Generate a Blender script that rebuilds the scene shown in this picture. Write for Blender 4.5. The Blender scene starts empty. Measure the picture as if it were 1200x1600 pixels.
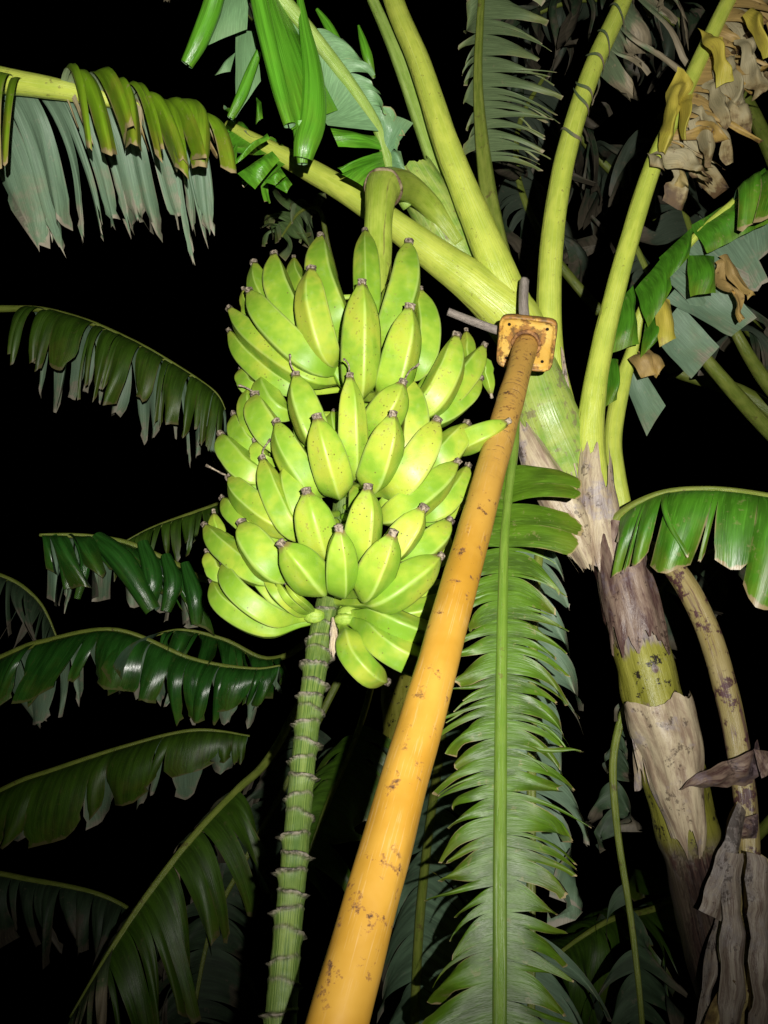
import bpy, bmesh, math, random
from mathutils import Vector, Matrix, noise

# ------------------------------------------------------------------ camera, night sky, torch
scene = bpy.context.scene
col = scene.collection
TH = math.radians(33.0)
FPX = 1200.0
CAM = Vector((0, 0, 1.5))
FW = Vector((0, math.cos(TH), math.sin(TH)))
RT = Vector((1, 0, 0))
UP = Vector((0, -math.sin(TH), math.cos(TH)))
DOWN = Vector((0, 0, -1))

cd = bpy.data.cameras.new('camera')
cd.sensor_fit = 'VERTICAL'
cd.sensor_height = 24.0
cd.lens = 24.0 * FPX / 1600.0
cd.clip_start = 0.05
cd.clip_end = 3000
cam = bpy.data.objects.new('camera', cd)
col.objects.link(cam)
cam.location = CAM
cam.rotation_euler = (math.radians(90) + TH, 0, 0)
scene.camera = cam

w = bpy.data.worlds.new('World')
scene.world = w
w.use_nodes = True
wn = w.node_tree
bg = wn.nodes['Background']
sky = wn.nodes.new('ShaderNodeTexSky')
sky.sky_type = 'NISHITA'
sky.sun_disc = False
sky.sun_elevation = math.radians(-9)
sky.sun_rotation = math.radians(140)
wn.links.new(sky.outputs[0], bg.inputs[0])
bg.inputs[1].default_value = 0.05

scene.view_settings.view_transform = 'Standard'
scene.view_settings.look = 'None'
scene.view_settings.gamma = 1.0
scene.view_settings.exposure = 0.0
scene.cycles.max_bounces = 5
scene.cycles.diffuse_bounces = 2


def P(px, py, z):
    return CAM + FW * z + RT * ((px - 600) / FPX * z) + UP * ((800 - py) / FPX * z)


def V(dx, dy, dz):
    return RT * dx + UP * dy + FW * dz


# the torch (phone light) that lights the whole night scene, held just right of the lens
ld = bpy.data.lights.new('torch', 'SPOT')
ld.energy = 292.0
ld.color = (1.0, 0.97, 0.90)
ld.spot_size = math.radians(109)
ld.spot_blend = 1.0
ld.shadow_soft_size = 0.006
torch = bpy.data.objects.new('torch', ld)
col.objects.link(torch)
torch.location = CAM + RT * 0.105 + UP * 0.06 - FW * 0.32
aim = P(640, 350, 1.7) - torch.location
torch.rotation_euler = aim.to_track_quat('-Z', 'Y').to_euler()


# ------------------------------------------------------------------ material helpers
class NT:
    def __init__(self, name):
        self.m = bpy.data.materials.new(name)
        self.m.use_nodes = True
        self.t = self.m.node_tree
        self.b = self.t.nodes['Principled BSDF']

    def n(self, kind, **kw):
        nd = self.t.nodes.new(kind)
        for k, v in kw.items():
            setattr(nd, k, v)
        return nd

    def link(self, a, b):
        self.t.links.new(a, b)

    def val(self, sock, v):
        if hasattr(v, 'is_linked'):
            self.link(v, sock)
        else:
            sock.default_value = v

    def mix(self, f, a, b, mode='MIX'):
        nd = self.n('ShaderNodeMix', data_type='RGBA', blend_type=mode)
        self.val(nd.inputs[0], f)
        self.val(nd.inputs[6], a if hasattr(a, 'is_linked') else (*a, 1))
        self.val(nd.inputs[7], b if hasattr(b, 'is_linked') else (*b, 1))
        return nd.outputs[2]

    def math(self, op, a, b=0.0, c=None):
        nd = self.n('ShaderNodeMath', operation=op)
        self.val(nd.inputs[0], a)
        self.val(nd.inputs[1], b)
        if c is not None:
            self.val(nd.inputs[2], c)
        return nd.outputs[0]

    def coord(self, src='obj', scale=(1, 1, 1)):
        if src == 'obj':
            tc = self.n('ShaderNodeTexCoord').outputs['Object']
        else:
            tc = self.n('ShaderNodeUVMap', uv_map=src).outputs[0]
        mp = self.n('ShaderNodeMapping')
        mp.inputs['Scale'].default_value = scale
        self.link(tc, mp.inputs[0])
        return mp.outputs[0]

    def noise(self, co, scale=5, detail=4, rough=0.55):
        nd = self.n('ShaderNodeTexNoise')
        self.link(co, nd.inputs['Vector'])
        nd.inputs['Scale'].default_value = scale
        nd.inputs['Detail'].default_value = detail
        nd.inputs['Roughness'].default_value = rough
        return nd.outputs[0]

    def ramp(self, f, stops):
        nd = self.n('ShaderNodeValToRGB')
        el = nd.color_ramp.elements
        while len(el) < len(stops):
            el.new(0.5)
        for e, (p, c) in zip(el, stops):
            e.position = p
            e.color = (*c, 1) if len(c) == 3 else c
        self.link(f, nd.inputs[0])
        return nd.outputs[0]

    def step(self, f, a, b):
        nd = self.n('ShaderNodeMapRange')
        nd.interpolation_type = 'SMOOTHSTEP'
        self.link(f, nd.inputs[0])
        nd.inputs[1].default_value = a
        nd.inputs[2].default_value = b
        return nd.outputs[0]

    def attr(self, name):
        return self.n('ShaderNodeAttribute', attribute_name=name).outputs['Fac']

    def bump(self, h, strength=0.3, dist=0.002):
        nd = self.n('ShaderNodeBump')
        nd.inputs['Strength'].default_value = strength
        nd.inputs['Distance'].default_value = dist
        self.link(h, nd.inputs['Height'])
        self.link(nd.outputs[0], self.b.inputs['Normal'])

    def out(self, colr, rough=0.5, spec=0.5):
        self.val(self.b.inputs['Base Color'], colr if hasattr(colr, 'is_linked') else (*colr, 1))
        self.val(self.b.inputs['Roughness'], rough)
        self.b.inputs['Specular IOR Level'].default_value = spec
        return self.m


def mat_banana():
    k = NT('banana_skin')
    co = k.coord()
    rnd = k.n('ShaderNodeObjectInfo').outputs['Random']
    sx = k.n('ShaderNodeSeparateXYZ')
    k.link(k.n('ShaderNodeUVMap', uv_map='aux').outputs[0], sx.inputs[0])
    av = sx.outputs[0]
    n1 = k.noise(co, 16, 3)
    n2 = k.noise(co, 70, 4)
    base = k.mix(k.step(n1, 0.35, 0.68), (0.155, 0.295, 0.020), (0.285, 0.405, 0.038))
    # yellowing towards the tip half, more on some fingers
    y = k.math('MULTIPLY', k.step(k.math('ADD', n1, k.math('MULTIPLY', rnd, 0.16)), 0.54, 0.80),
               k.step(av, 0.95, 0.25))
    base = k.mix(k.math('MULTIPLY', y, 0.34), base, (0.44, 0.365, 0.045))
    rg = sx.outputs[1]
    base = k.mix(k.math('MULTIPLY', k.step(rg, 0.55, 1.0), 0.35), base, (0.42, 0.50, 0.17))  # paler ridges, with their highlights painted into the skin colour
    # waxy bloom patches, grey at the seams
    base = k.mix(k.math('MULTIPLY', k.step(n2, 0.5, 0.8), 0.14), base, (0.33, 0.44, 0.20))
    # brown scuffs that follow ridges and tiny specks
    vo = k.n('ShaderNodeTexVoronoi')
    k.link(co, vo.inputs['Vector'])
    vo.inputs['Scale'].default_value = 95
    sp = k.math('MULTIPLY', k.step(vo.outputs['Distance'], 0.17, 0.08), k.step(k.noise(co, 22, 2), 0.50, 0.6))
    base = k.mix(k.math('MULTIPLY', sp, 0.85), base, (0.10, 0.06, 0.02))
    sc = k.math('MULTIPLY', k.step(k.noise(co, 130, 5, 0.7), 0.59, 0.66), k.step(k.noise(co, 12, 3), 0.54, 0.66))
    base = k.mix(k.math('MULTIPLY', sc, 0.6), base, (0.20, 0.14, 0.05))
    # neck below the tip darkens to brown
    base = k.mix(k.math('MULTIPLY', k.step(k.math('ADD', av, k.math('MULTIPLY', n2, 0.08)), 0.085, 0.03), 0.9), base, (0.19, 0.12, 0.055))
    k.bump(k.math('ADD', n2, k.math('MULTIPLY', sc, 0.5)), 0.22, 0.0016)
    return k.out(base, k.math('ADD', k.math('MULTIPLY', n2, 0.3), 0.30), 0.35)


def mat_simple(name, c1, c2, scale=20, rough=0.7, bump=0.4, dist=0.003, src='obj', sc=(1, 1, 1), spec=0.3, lo=0.35, hi=0.65):
    k = NT(name)
    co = k.coord(src, sc)
    n1 = k.noise(co, scale, 6, 0.62)
    base = k.mix(k.step(n1, lo, hi), c1, c2)
    k.bump(n1, bump, dist)
    return k.out(base, rough, spec)


def mat_leaf(name, top, under, edge=(0.32, 0.25, 0.12), vein=0.5, rough=0.34, edgew=0.045, yellow=0.2, spot=0.3, dead=0.0, yc=(0.30, 0.27, 0.02)):
    """uv 'leaf': x metres along the midrib, y 0..1 from midrib to margin; 'strip': x across the strip, y strip random"""
    k = NT(name)
    uv = k.n('ShaderNodeUVMap', uv_map='leaf').outputs[0]
    st = k.n('ShaderNodeUVMap', uv_map='strip').outputs[0]
    sep = k.n('ShaderNodeSeparateXYZ')
    k.link(uv, sep.inputs[0])
    se2 = k.n('ShaderNodeSeparateXYZ')
    k.link(st, se2.inputs[0])
    u, v, s, r = sep.outputs[0], sep.outputs[1], se2.outputs[0], se2.outputs[1]
    mp = k.n('ShaderNodeMapping')
    mp.inputs['Scale'].default_value = (230, 3.0, 1)
    k.link(uv, mp.inputs[0])
    veins = k.noise(mp.outputs[0], 1.0, 3, 0.6)
    mp2 = k.n('ShaderNodeMapping')
    mp2.inputs['Scale'].default_value = (36, 1.6, 1)
    k.link(uv, mp2.inputs[0])
    broad = k.noise(mp2.outputs[0], 1.0, 3, 0.5)
    ob = k.coord()
    mott = k.noise(ob, 14, 5, 0.6)
    t = k.mix(k.math('MULTIPLY', k.step(broad, 0.3, 0.7), 0.75), tuple(c * 0.62 for c in top), tuple(min(1, c * 1.45) for c in top))
    t = k.mix(k.math('MULTIPLY', k.step(veins, 0.5, 0.75), vein), t, tuple(min(1, c * 2.0 + 0.01) for c in top))
    un = k.mix(k.math('MULTIPLY', k.step(veins, 0.35, 0.75), 0.6), tuple(c * 0.7 for c in under), tuple(min(1, c * 1.3) for c in under))
    geo = k.n('ShaderNodeNewGeometry')
    c = k.mix(geo.outputs['Backfacing'], t, un)
    # yellowing, brown spots, dry margin
    yv = k.math('MULTIPLY', k.step(k.math('ADD', k.math('MULTIPLY', mott, 0.8), k.math('MULTIPLY', v, 0.45)), 0.62, 0.92), yellow)
    c = k.mix(yv, c, yc)
    sp = k.math('MULTIPLY', k.step(k.noise(ob, 45, 4, 0.7), 0.60, 0.68), spot)
    c = k.mix(sp, c, edge)
    ne = k.math('MULTIPLY', k.noise(ob, 38, 4), 0.16)
    e1 = k.step(k.math('ADD', v, k.math('SUBTRACT', ne, 0.08)), 1.0 - edgew, 1.0 - edgew * 0.35)
    sd = k.math('ABSOLUTE', k.math('SUBTRACT', s, 0.5))
    e2 = k.math('MULTIPLY', k.step(sd, 0.455, 0.49), k.step(v, 0.25, 0.6))
    e2 = k.math('MULTIPLY', e2, k.step(mott, 0.40, 0.58))
    c = k.mix(k.math('MAXIMUM', e1, k.math('MULTIPLY', e2, 0.8)), c, edge)
    if dead > 0:
        dd = k.math('ADD', k.math('MULTIPLY', v, 0.5), mott)
        c = k.mix(k.step(dd, 1.15 - dead, 1.35 - dead), c, k.mix(k.step(veins, 0.3, 0.7), tuple(x * 0.55 for x in edge), edge))
    k.bump(k.math('ADD', k.math('MULTIPLY', veins, 0.6), broad), 0.5, 0.003)
    k.b.inputs['Subsurface Weight'].default_value = 0.0
    return k.out(c, k.math('ADD', k.math('MULTIPLY', mott, 0.3), rough - 0.08), 0.5)


def mat_stalk(name, c1, c2, c3, brown=(0.11, 0.065, 0.035), amt=0.3, rough=0.30, along=5):
    k = NT(name)
    co = k.coord('tube', (1.2, along, 1))
    ob = k.coord()
    n1 = k.noise(co, 3.5, 4, 0.55)
    fib = k.noise(k.coord('tube', (30, 1.5, 1)), 1.6, 4, 0.6)
    c = k.mix(k.step(n1, 0.35, 0.65), c1, c2)
    c = k.mix(k.math('MULTIPLY', k.step(fib, 0.45, 0.75), 0.45), c, c3)
    sp = k.step(k.noise(ob, 26, 6, 0.7), 0.66 - amt * 0.22, 0.72 - amt * 0.2)
    c = k.mix(k.math('MULTIPLY', sp, min(1, amt * 2.2)), c, brown)
    if amt > 0.5:
        st_ = k.step(k.noise(k.coord('tube', (3.2, 2.2, 1)), 1.1, 5, 0.6), 0.54, 0.60)
        c = k.mix(k.math('MULTIPLY', st_, 0.75), c, (0.13, 0.06, 0.07))
    fl = k.step(k.noise(ob, 160, 3, 0.6), 0.68, 0.72)
    c = k.mix(k.math('MULTIPLY', fl, 0.5), c, brown)
    sx = k.n('ShaderNodeSeparateXYZ')
    k.link(k.n('ShaderNodeUVMap', uv_map='tube').outputs[0], sx.inputs[0])
    edge_n = k.math('MULTIPLY', k.math('SUBTRACT', k.noise(ob, 30, 4), 0.5), 0.10)
    dm = k.math('ABSOLUTE', k.math('ADD', k.math('SUBTRACT', sx.outputs[0], 0.60), edge_n))
    ml = k.math('MULTIPLY', k.step(dm, 0.022, 0.008), k.step(k.noise(ob, 9, 3), 0.50, 0.58))
    c = k.mix(k.math('MULTIPLY', ml, 0.7), c, (0.14, 0.095, 0.04))
    fr = k.math('MULTIPLY', k.step(k.noise(ob, 75, 4, 0.65), 0.63, 0.67), k.step(k.noise(ob, 7, 2), 0.45, 0.6))
    c = k.mix(k.math('MULTIPLY', fr, 0.55), c, (0.17, 0.12, 0.05))
    k.bump(k.math('ADD', fib, n1), 0.5, 0.004)
    return k.out(c, k.math('ADD', k.math('MULTIPLY', n1, 0.2), rough - 0.1), 0.45)


def mat_bark(g0=0.24, g1=0.5, name='pseudostem_bark'):
    k = NT(name)
    ob = k.coord()
    lng = k.noise(k.coord('tube', (5, 3.0, 1)), 1.4, 7, 0.66)
    pat = k.noise(k.coord('tube', (2.0, 4.5, 1)), 1.5, 5, 0.62)
    fine = k.noise(k.coord('tube', (26, 5, 1)), 2.0, 5, 0.7)
    c = k.mix(k.step(fine, 0.3, 0.7), (0.30, 0.23, 0.14), (0.50, 0.43, 0.29))
    c = k.mix(k.math('MULTIPLY', k.step(lng, 0.46, 0.60), 0.75), c, (0.27, 0.23, 0.27))
    brown = k.mix(k.step(fine, 0.35, 0.65), (0.035, 0.016, 0.02), (0.17, 0.085, 0.07))
    c = k.mix(k.step(pat, 0.50, 0.56), c, brown)
    rim = k.math('MULTIPLY', k.step(pat, 0.475, 0.50), k.step(pat, 0.53, 0.505))
    c = k.mix(k.math('MULTIPLY', rim, 0.7), c, (0.04, 0.025, 0.02))
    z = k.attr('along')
    zz = k.math('ADD', z, k.math('MULTIPLY', k.math('SUBTRACT', k.noise(k.coord('tube', (2.5, 2, 1)), 1.6, 3), 0.5), 0.06))
    g = k.math('MULTIPLY', k.step(zz, g0 - 0.004, g0 + 0.004), k.step(z, g1, g1 - 0.02))
    g = k.math('MULTIPLY', g, k.step(k.noise(k.coord('tube', (1.6, 5, 1)), 1.6, 3), 0.64, 0.60))
    gc = k.mix(k.step(k.noise(ob, 30, 6, 0.75), 0.57, 0.61), k.mix(k.step(lng, 0.3, 0.65), (0.20, 0.20, 0.02), (0.36, 0.35, 0.06)), (0.025, 0.018, 0.012))
    c = k.mix(g, c, gc)
    c = k.mix(k.math('MULTIPLY', k.step(z, g1 - 0.04, g1 + 0.02), 0.9), c, k.mix(k.step(fine, 0.3, 0.7), (0.012, 0.008, 0.008), (0.06, 0.04, 0.03)))  # shade on the lower trunk, painted in as near-black bark
    k.bump(k.math('ADD', lng, k.math('MULTIPLY', fine, 0.4)), 0.7, 0.006)
    return k.out(c, k.math('ADD', k.math('MULTIPLY', lng, 0.6), 0.05), 0.5)


def mat_paper(name, c1=(0.56, 0.47, 0.31), c2=(0.30, 0.215, 0.15), c3=(0.30, 0.26, 0.29)):
    k = NT(name)
    ob = k.coord()
    n = k.noise(k.coord('leaf', (14, 2.2, 1)), 1.3, 7, 0.68)
    fine = k.noise(k.coord('leaf', (120, 5, 1)), 1.2, 4, 0.6)
    p = k.noise(ob, 13, 6, 0.66)
    c = k.mix(k.step(n, 0.38, 0.60), c2, c1)
    c = k.mix(k.math('MULTIPLY', k.step(fine, 0.45, 0.7), 0.3), c, tuple(min(1, x * 1.25) for x in c1))
    c = k.mix(k.math('MULTIPLY', k.step(p, 0.54, 0.66), 0.7), c, c3)
    c = k.mix(k.math('MULTIPLY', k.step(k.noise(ob, 24, 6, 0.75), 0.58, 0.62), 0.75), c, tuple(x * 0.3 for x in c2))
    k.bump(k.math('ADD', n, k.math('MULTIPLY', fine, 0.3)), 0.6, 0.006)
    return k.out(c, k.math('ADD', k.math('MULTIPLY', n, 0.5), 0.12), 0.4)


def mat_pole():
    k = NT('orange_painted_steel')
    ob = k.coord()
    uv = k.coord('tube', (1, 1, 1))
    n = k.noise(ob, 9, 4)
    fine = k.noise(ob, 85, 5, 0.7)
    c = k.mix(k.step(n, 0.35, 0.7), (0.37, 0.19, 0.018), (0.46, 0.26, 0.038))
    av = k.attr('along')
    c = k.mix(k.math('MULTIPLY', k.step(av, 0.72, 0.92), 0.55), c, (0.52, 0.31, 0.085))
    # pale scratches along the pipe
    scr = k.step(k.noise(k.coord('tube', (14, 6, 1)), 2.0, 5, 0.65), 0.56, 0.66)
    scr2 = k.math('MULTIPLY', scr, k.step(k.noise(ob, 7, 2), 0.46, 0.58))
    c = k.mix(k.math('MULTIPLY', scr2, 0.28), c, (0.60, 0.44, 0.25))
    # chips with a rim of rust
    ch = k.noise(ob, 46, 7, 0.7)
    area = k.step(k.noise(ob, 8, 2), 0.46, 0.56)
    rust = k.math('MULTIPLY', k.step(ch, 0.575, 0.61), area)
    chip = k.math('MULTIPLY', k.step(ch, 0.63, 0.645), area)
    c = k.mix(k.math('MULTIPLY', rust, 0.7), c, (0.20, 0.085, 0.015))
    c = k.mix(chip, c, k.mix(k.step(fine, 0.4, 0.6), (0.05, 0.025, 0.010), (0.16, 0.075, 0.025)))
    # rings scraped round the upper end
    rings = k.step(k.noise(k.coord('tube', (3.5, 150, 1)), 1.0, 3, 0.6), 0.58, 0.66)
    rr = k.math('MULTIPLY', rings, k.math('MULTIPLY', k.step(av, 0.80, 0.88), k.step(n, 0.35, 0.55)))
    c = k.mix(k.math('MULTIPLY', rr, 0.8), c, (0.16, 0.075, 0.03))
    sp = k.step(fine, 0.68, 0.72)
    c = k.mix(k.math('MULTIPLY', sp, 0.7), c, (0.25, 0.10, 0.03))
    h = k.math('SUBTRACT', k.math('MULTIPLY', n, 0.8), k.math('MULTIPLY', k.math('MAXIMUM', chip, rr), 0.35))
    k.bump(h, 0.5, 0.006)
    r = k.math('ADD', k.math('MULTIPLY', k.math('MAXIMUM', rust, rr), 0.35), k.math('ADD', 0.34, k.math('MULTIPLY', fine, 0.2)))
    return k.out(c, r, 0.5)


def mat_plate():
    k = NT('rusty_yellow_plate')
    ob = k.coord()
    n = k.noise(ob, 38, 6, 0.7)
    c = k.mix(k.step(k.noise(ob, 16, 4), 0.3, 0.7), (0.62, 0.36, 0.06), (0.70, 0.47, 0.12))
    e = k.attr('rust')
    r = k.step(k.math('ADD', k.math('MULTIPLY', e, 0.30), n), 0.62, 0.70)
    c = k.mix(k.math('MULTIPLY', r, 0.85), c, k.mix(k.step(k.noise(ob, 90, 4), 0.4, 0.6), (0.10, 0.05, 0.025), (0.34, 0.15, 0.04)))
    k.bump(n, 0.5, 0.004)
    return k.out(c, 0.5, 0.4)


def mat_rachis():
    k = NT('fruit_stalk_skin')
    s = k.attr('scar')
    av = k.attr('along')
    fib = k.noise(k.coord('tube', (26, 6, 1)), 1.4, 5, 0.65)
    ob = k.coord()
    c = k.mix(k.step(fib, 0.38, 0.66), (0.05, 0.10, 0.015), (0.17, 0.23, 0.05))
    c = k.mix(k.math('MULTIPLY', k.step(k.noise(ob, 60, 4), 0.5, 0.7), 0.35), c, (0.15, 0.21, 0.09))
    c = k.mix(s, c, k.mix(k.step(k.noise(ob, 150, 3), 0.4, 0.62), (0.035, 0.027, 0.022), (0.19, 0.16, 0.125)))
    k.bump(fib, 0.5, 0.003)
    return k.out(c, 0.5, 0.35)


M = {}
M['banana'] = mat_banana()
M['tip'] = mat_simple('dry_fruit_tip', (0.05, 0.035, 0.025), (0.36, 0.30, 0.22), 170, 0.85, 0.8, 0.003)
M['rachis'] = mat_rachis()
M['peduncle'] = mat_stalk('fruit_stalk_top_skin', (0.25, 0.35, 0.035), (0.35, 0.44, 0.06), (0.42, 0.50, 0.12), amt=0.15)
M['pole'] = mat_pole()
M['plate'] = mat_plate()
M['weld'] = mat_simple('rusty_weld', (0.09, 0.04, 0.02), (0.40, 0.20, 0.07), 60, 0.75, 0.8, 0.004)
M['wood'] = mat_simple('grey_dead_wood', (0.20, 0.165, 0.14), (0.50, 0.44, 0.38), 5, 0.85, 0.9, 0.003, 'tube', (16, 9, 1))
M['petiole'] = mat_stalk('leaf_stalk_skin', (0.43, 0.53, 0.065), (0.55, 0.63, 0.09), (0.64, 0.72, 0.25), amt=0.04)
M['petiole_green'] = mat_stalk('leaf_stalk_skin_green', (0.25, 0.40, 0.06), (0.34, 0.49, 0.10), (0.50, 0.60, 0.28), amt=0.08)
M['petiole_frond'] = mat_stalk('frond_midrib_skin', (0.14, 0.26, 0.025), (0.19, 0.31, 0.04), (0.32, 0.42, 0.14), amt=0.06)
M['petiole_dim'] = mat_stalk('leaf_stalk_skin_olive', (0.16, 0.22, 0.03), (0.24, 0.29, 0.05), (0.30, 0.35, 0.10), amt=0.3)
M['petiole_dry'] = mat_stalk('leaf_stalk_skin_drying', (0.36, 0.28, 0.10), (0.45, 0.36, 0.16), (0.30, 0.30, 0.06), brown=(0.10, 0.045, 0.045), amt=0.62, along=2)
M['sheath_green'] = mat_stalk('sheath_skin_green', (0.20, 0.35, 0.05), (0.36, 0.46, 0.09), (0.52, 0.56, 0.30), brown=(0.22, 0.17, 0.11), amt=0.32)
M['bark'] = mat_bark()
M['paper'] = mat_paper('papery_dry_sheath')
M['paper_dark'] = mat_paper('papery_brown_sheath', (0.28, 0.20, 0.15), (0.085, 0.042, 0.04), (0.20, 0.155, 0.18))
M['leaf'] = mat_leaf('leaf_green', (0.055, 0.19, 0.010), (0.16, 0.28, 0.15), yellow=0.25)
M['leaf_bright'] = mat_leaf('leaf_young_green', (0.085, 0.28, 0.016), (0.20, 0.38, 0.19), yellow=0.12, spot=0.05, rough=0.22, edgew=0.01)
M['leaf_olive'] = mat_leaf('leaf_olive', (0.125, 0.235, 0.007), (0.22, 0.29, 0.16), yellow=0.4, spot=0.5, rough=0.42, edgew=0.05, vein=0.3, yc=(0.26, 0.19, 0.02))
M['leaf_frond'] = mat_leaf('leaf_yellow_green', (0.065, 0.140, 0.006), (0.17, 0.30, 0.13), yellow=0.35, vein=0.6, rough=0.4, edgew=0.03, yc=(0.17, 0.18, 0.012))
M['leaf_pale'] = mat_leaf('leaf_underside_pale_green', (0.17, 0.36, 0.13), (0.20, 0.38, 0.17), yellow=0.05, spot=0.08, rough=0.42, edgew=0.01)
M['leaf_rust'] = mat_leaf('leaf_withered_orange', (0.42, 0.22, 0.03), (0.40, 0.27, 0.09), edge=(0.10, 0.05, 0.02), yellow=0.4, rough=0.5, spot=0.8, dead=0.2, yc=(0.55, 0.36, 0.05))
M['leaf_dull'] = mat_leaf('leaf_dull_green', (0.10, 0.17, 0.05), (0.16, 0.23, 0.10), edge=(0.30, 0.26, 0.15), yellow=0.3, rough=0.5, spot=0.3, dead=0.1)
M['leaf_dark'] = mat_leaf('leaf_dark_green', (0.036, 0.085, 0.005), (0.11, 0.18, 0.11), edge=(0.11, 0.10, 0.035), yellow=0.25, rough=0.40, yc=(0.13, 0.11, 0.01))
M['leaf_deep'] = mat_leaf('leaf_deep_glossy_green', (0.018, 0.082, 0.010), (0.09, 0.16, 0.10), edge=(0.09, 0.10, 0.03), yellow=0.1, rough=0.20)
M['leaf_teal'] = mat_leaf('leaf_underside_grey_green', (0.12, 0.20, 0.12), (0.16, 0.255, 0.16), edge=(0.30, 0.27, 0.2), yellow=0.1, rough=0.5, spot=0.25, dead=0.25)
M['leaf_tatter'] = mat_leaf('leaf_tattered_grey_green', (0.10, 0.15, 0.06), (0.14, 0.19, 0.10), edge=(0.30, 0.25, 0.16), yellow=0.2, rough=0.55, spot=0.6, dead=0.55)
M['leaf_brown'] = mat_leaf('leaf_dead_brown', (0.34, 0.27, 0.11), (0.38, 0.33, 0.19), edge=(0.12, 0.07, 0.03), yellow=0.45, rough=0.6, spot=0.7, dead=0.3, yc=(0.42, 0.25, 0.03))
M['leaf_yellow'] = mat_leaf('leaf_dying_yellow', (0.62, 0.42, 0.02), (0.58, 0.48, 0.07), edge=(0.26, 0.15, 0.06), yellow=0.3, rough=0.4, spot=0.35, dead=0.12, yc=(0.30, 0.36, 0.02))
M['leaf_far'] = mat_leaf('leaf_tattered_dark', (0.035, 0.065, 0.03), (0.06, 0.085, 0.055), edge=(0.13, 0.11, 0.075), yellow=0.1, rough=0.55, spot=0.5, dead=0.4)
M['soil'] = mat_simple('garden_soil', (0.012, 0.009, 0.006), (0.05, 0.038, 0.025), 6, 0.95, 0.8, 0.03)


M['paper_grey'] = mat_paper('withered_grey_leaf', (0.30, 0.255, 0.20), (0.13, 0.09, 0.07), (0.20, 0.175, 0.17))


# ------------------------------------------------------------------ mesh helpers
def link(name, me, mat, parent=None, smooth=True):
    o = bpy.data.objects.new(name, me)
    col.objects.link(o)
    if mat:
        me.materials.append(mat)
    if smooth:
        for p in me.polygons:
            p.use_smooth = True
    if parent:
        o.parent = parent
    return o


def empty(name, loc):
    o = bpy.data.objects.new(name, None)
    o.empty_display_size = 0.1
    col.objects.link(o)
    o.location = loc
    return o


def tag(o, label, cat=None, group=None, kind=None):
    if label:
        o['label'] = label
    if cat:
        o['category'] = cat
    if group:
        o['group'] = group
    if kind:
        o['kind'] = kind
    return o


def child(name, me, mat, parent, smooth=True):
    """mesh given in world coordinates, hung below parent (whose ancestors are unrotated)"""
    me.name = name + '_shape'
    o = bpy.data.objects.new(name, me)
    col.objects.link(o)
    me.materials.append(mat)
    if smooth:
        for p in me.polygons:
            p.use_smooth = True
    # origin of the object at its first vertex region
    c = me.vertices[0].co.copy()
    for v in me.vertices:
        v.co -= c
    off = Vector((0, 0, 0))
    q = parent
    while q is not None:
        off += q.location
        q = q.parent
    o.parent = parent
    o.location = c - off
    return o


def smooth_path(pts, n):
    """Catmull-Rom through tuples of any length, n samples"""
    k = len(pts)
    pts = [Vector(p) for p in pts] if len(pts[0]) <= 4 else pts
    res = []
    for i in range(n):
        t = i / (n - 1) * (k - 1)
        j = min(int(t), k - 2)
        f = t - j
        p0 = pts[max(j - 1, 0)]
        p1 = pts[j]
        p2 = pts[j + 1]
        p3 = pts[min(j + 2, k - 1)]
        res.append(0.5 * ((2 * p1) + (p2 - p0) * f + (2 * p0 - 5 * p1 + 4 * p2 - p3) * f * f + (3 * p1 - p0 - 3 * p2 + p3) * f ** 3))
    return res


def pxpath(pts, n):
    """list of (px,py,z,widthpx) -> world points and radii"""
    q = [P(a, b, c) for a, b, c, d in pts]
    r = [d * 0.5 * c / FPX for a, b, c, d in pts]
    s = smooth_path([Vector((*a, b)) for a, b in zip(q, r)], n)
    return [Vector(v[:3]) for v in s], [max(v[3], 0.0003) for v in s]


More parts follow.
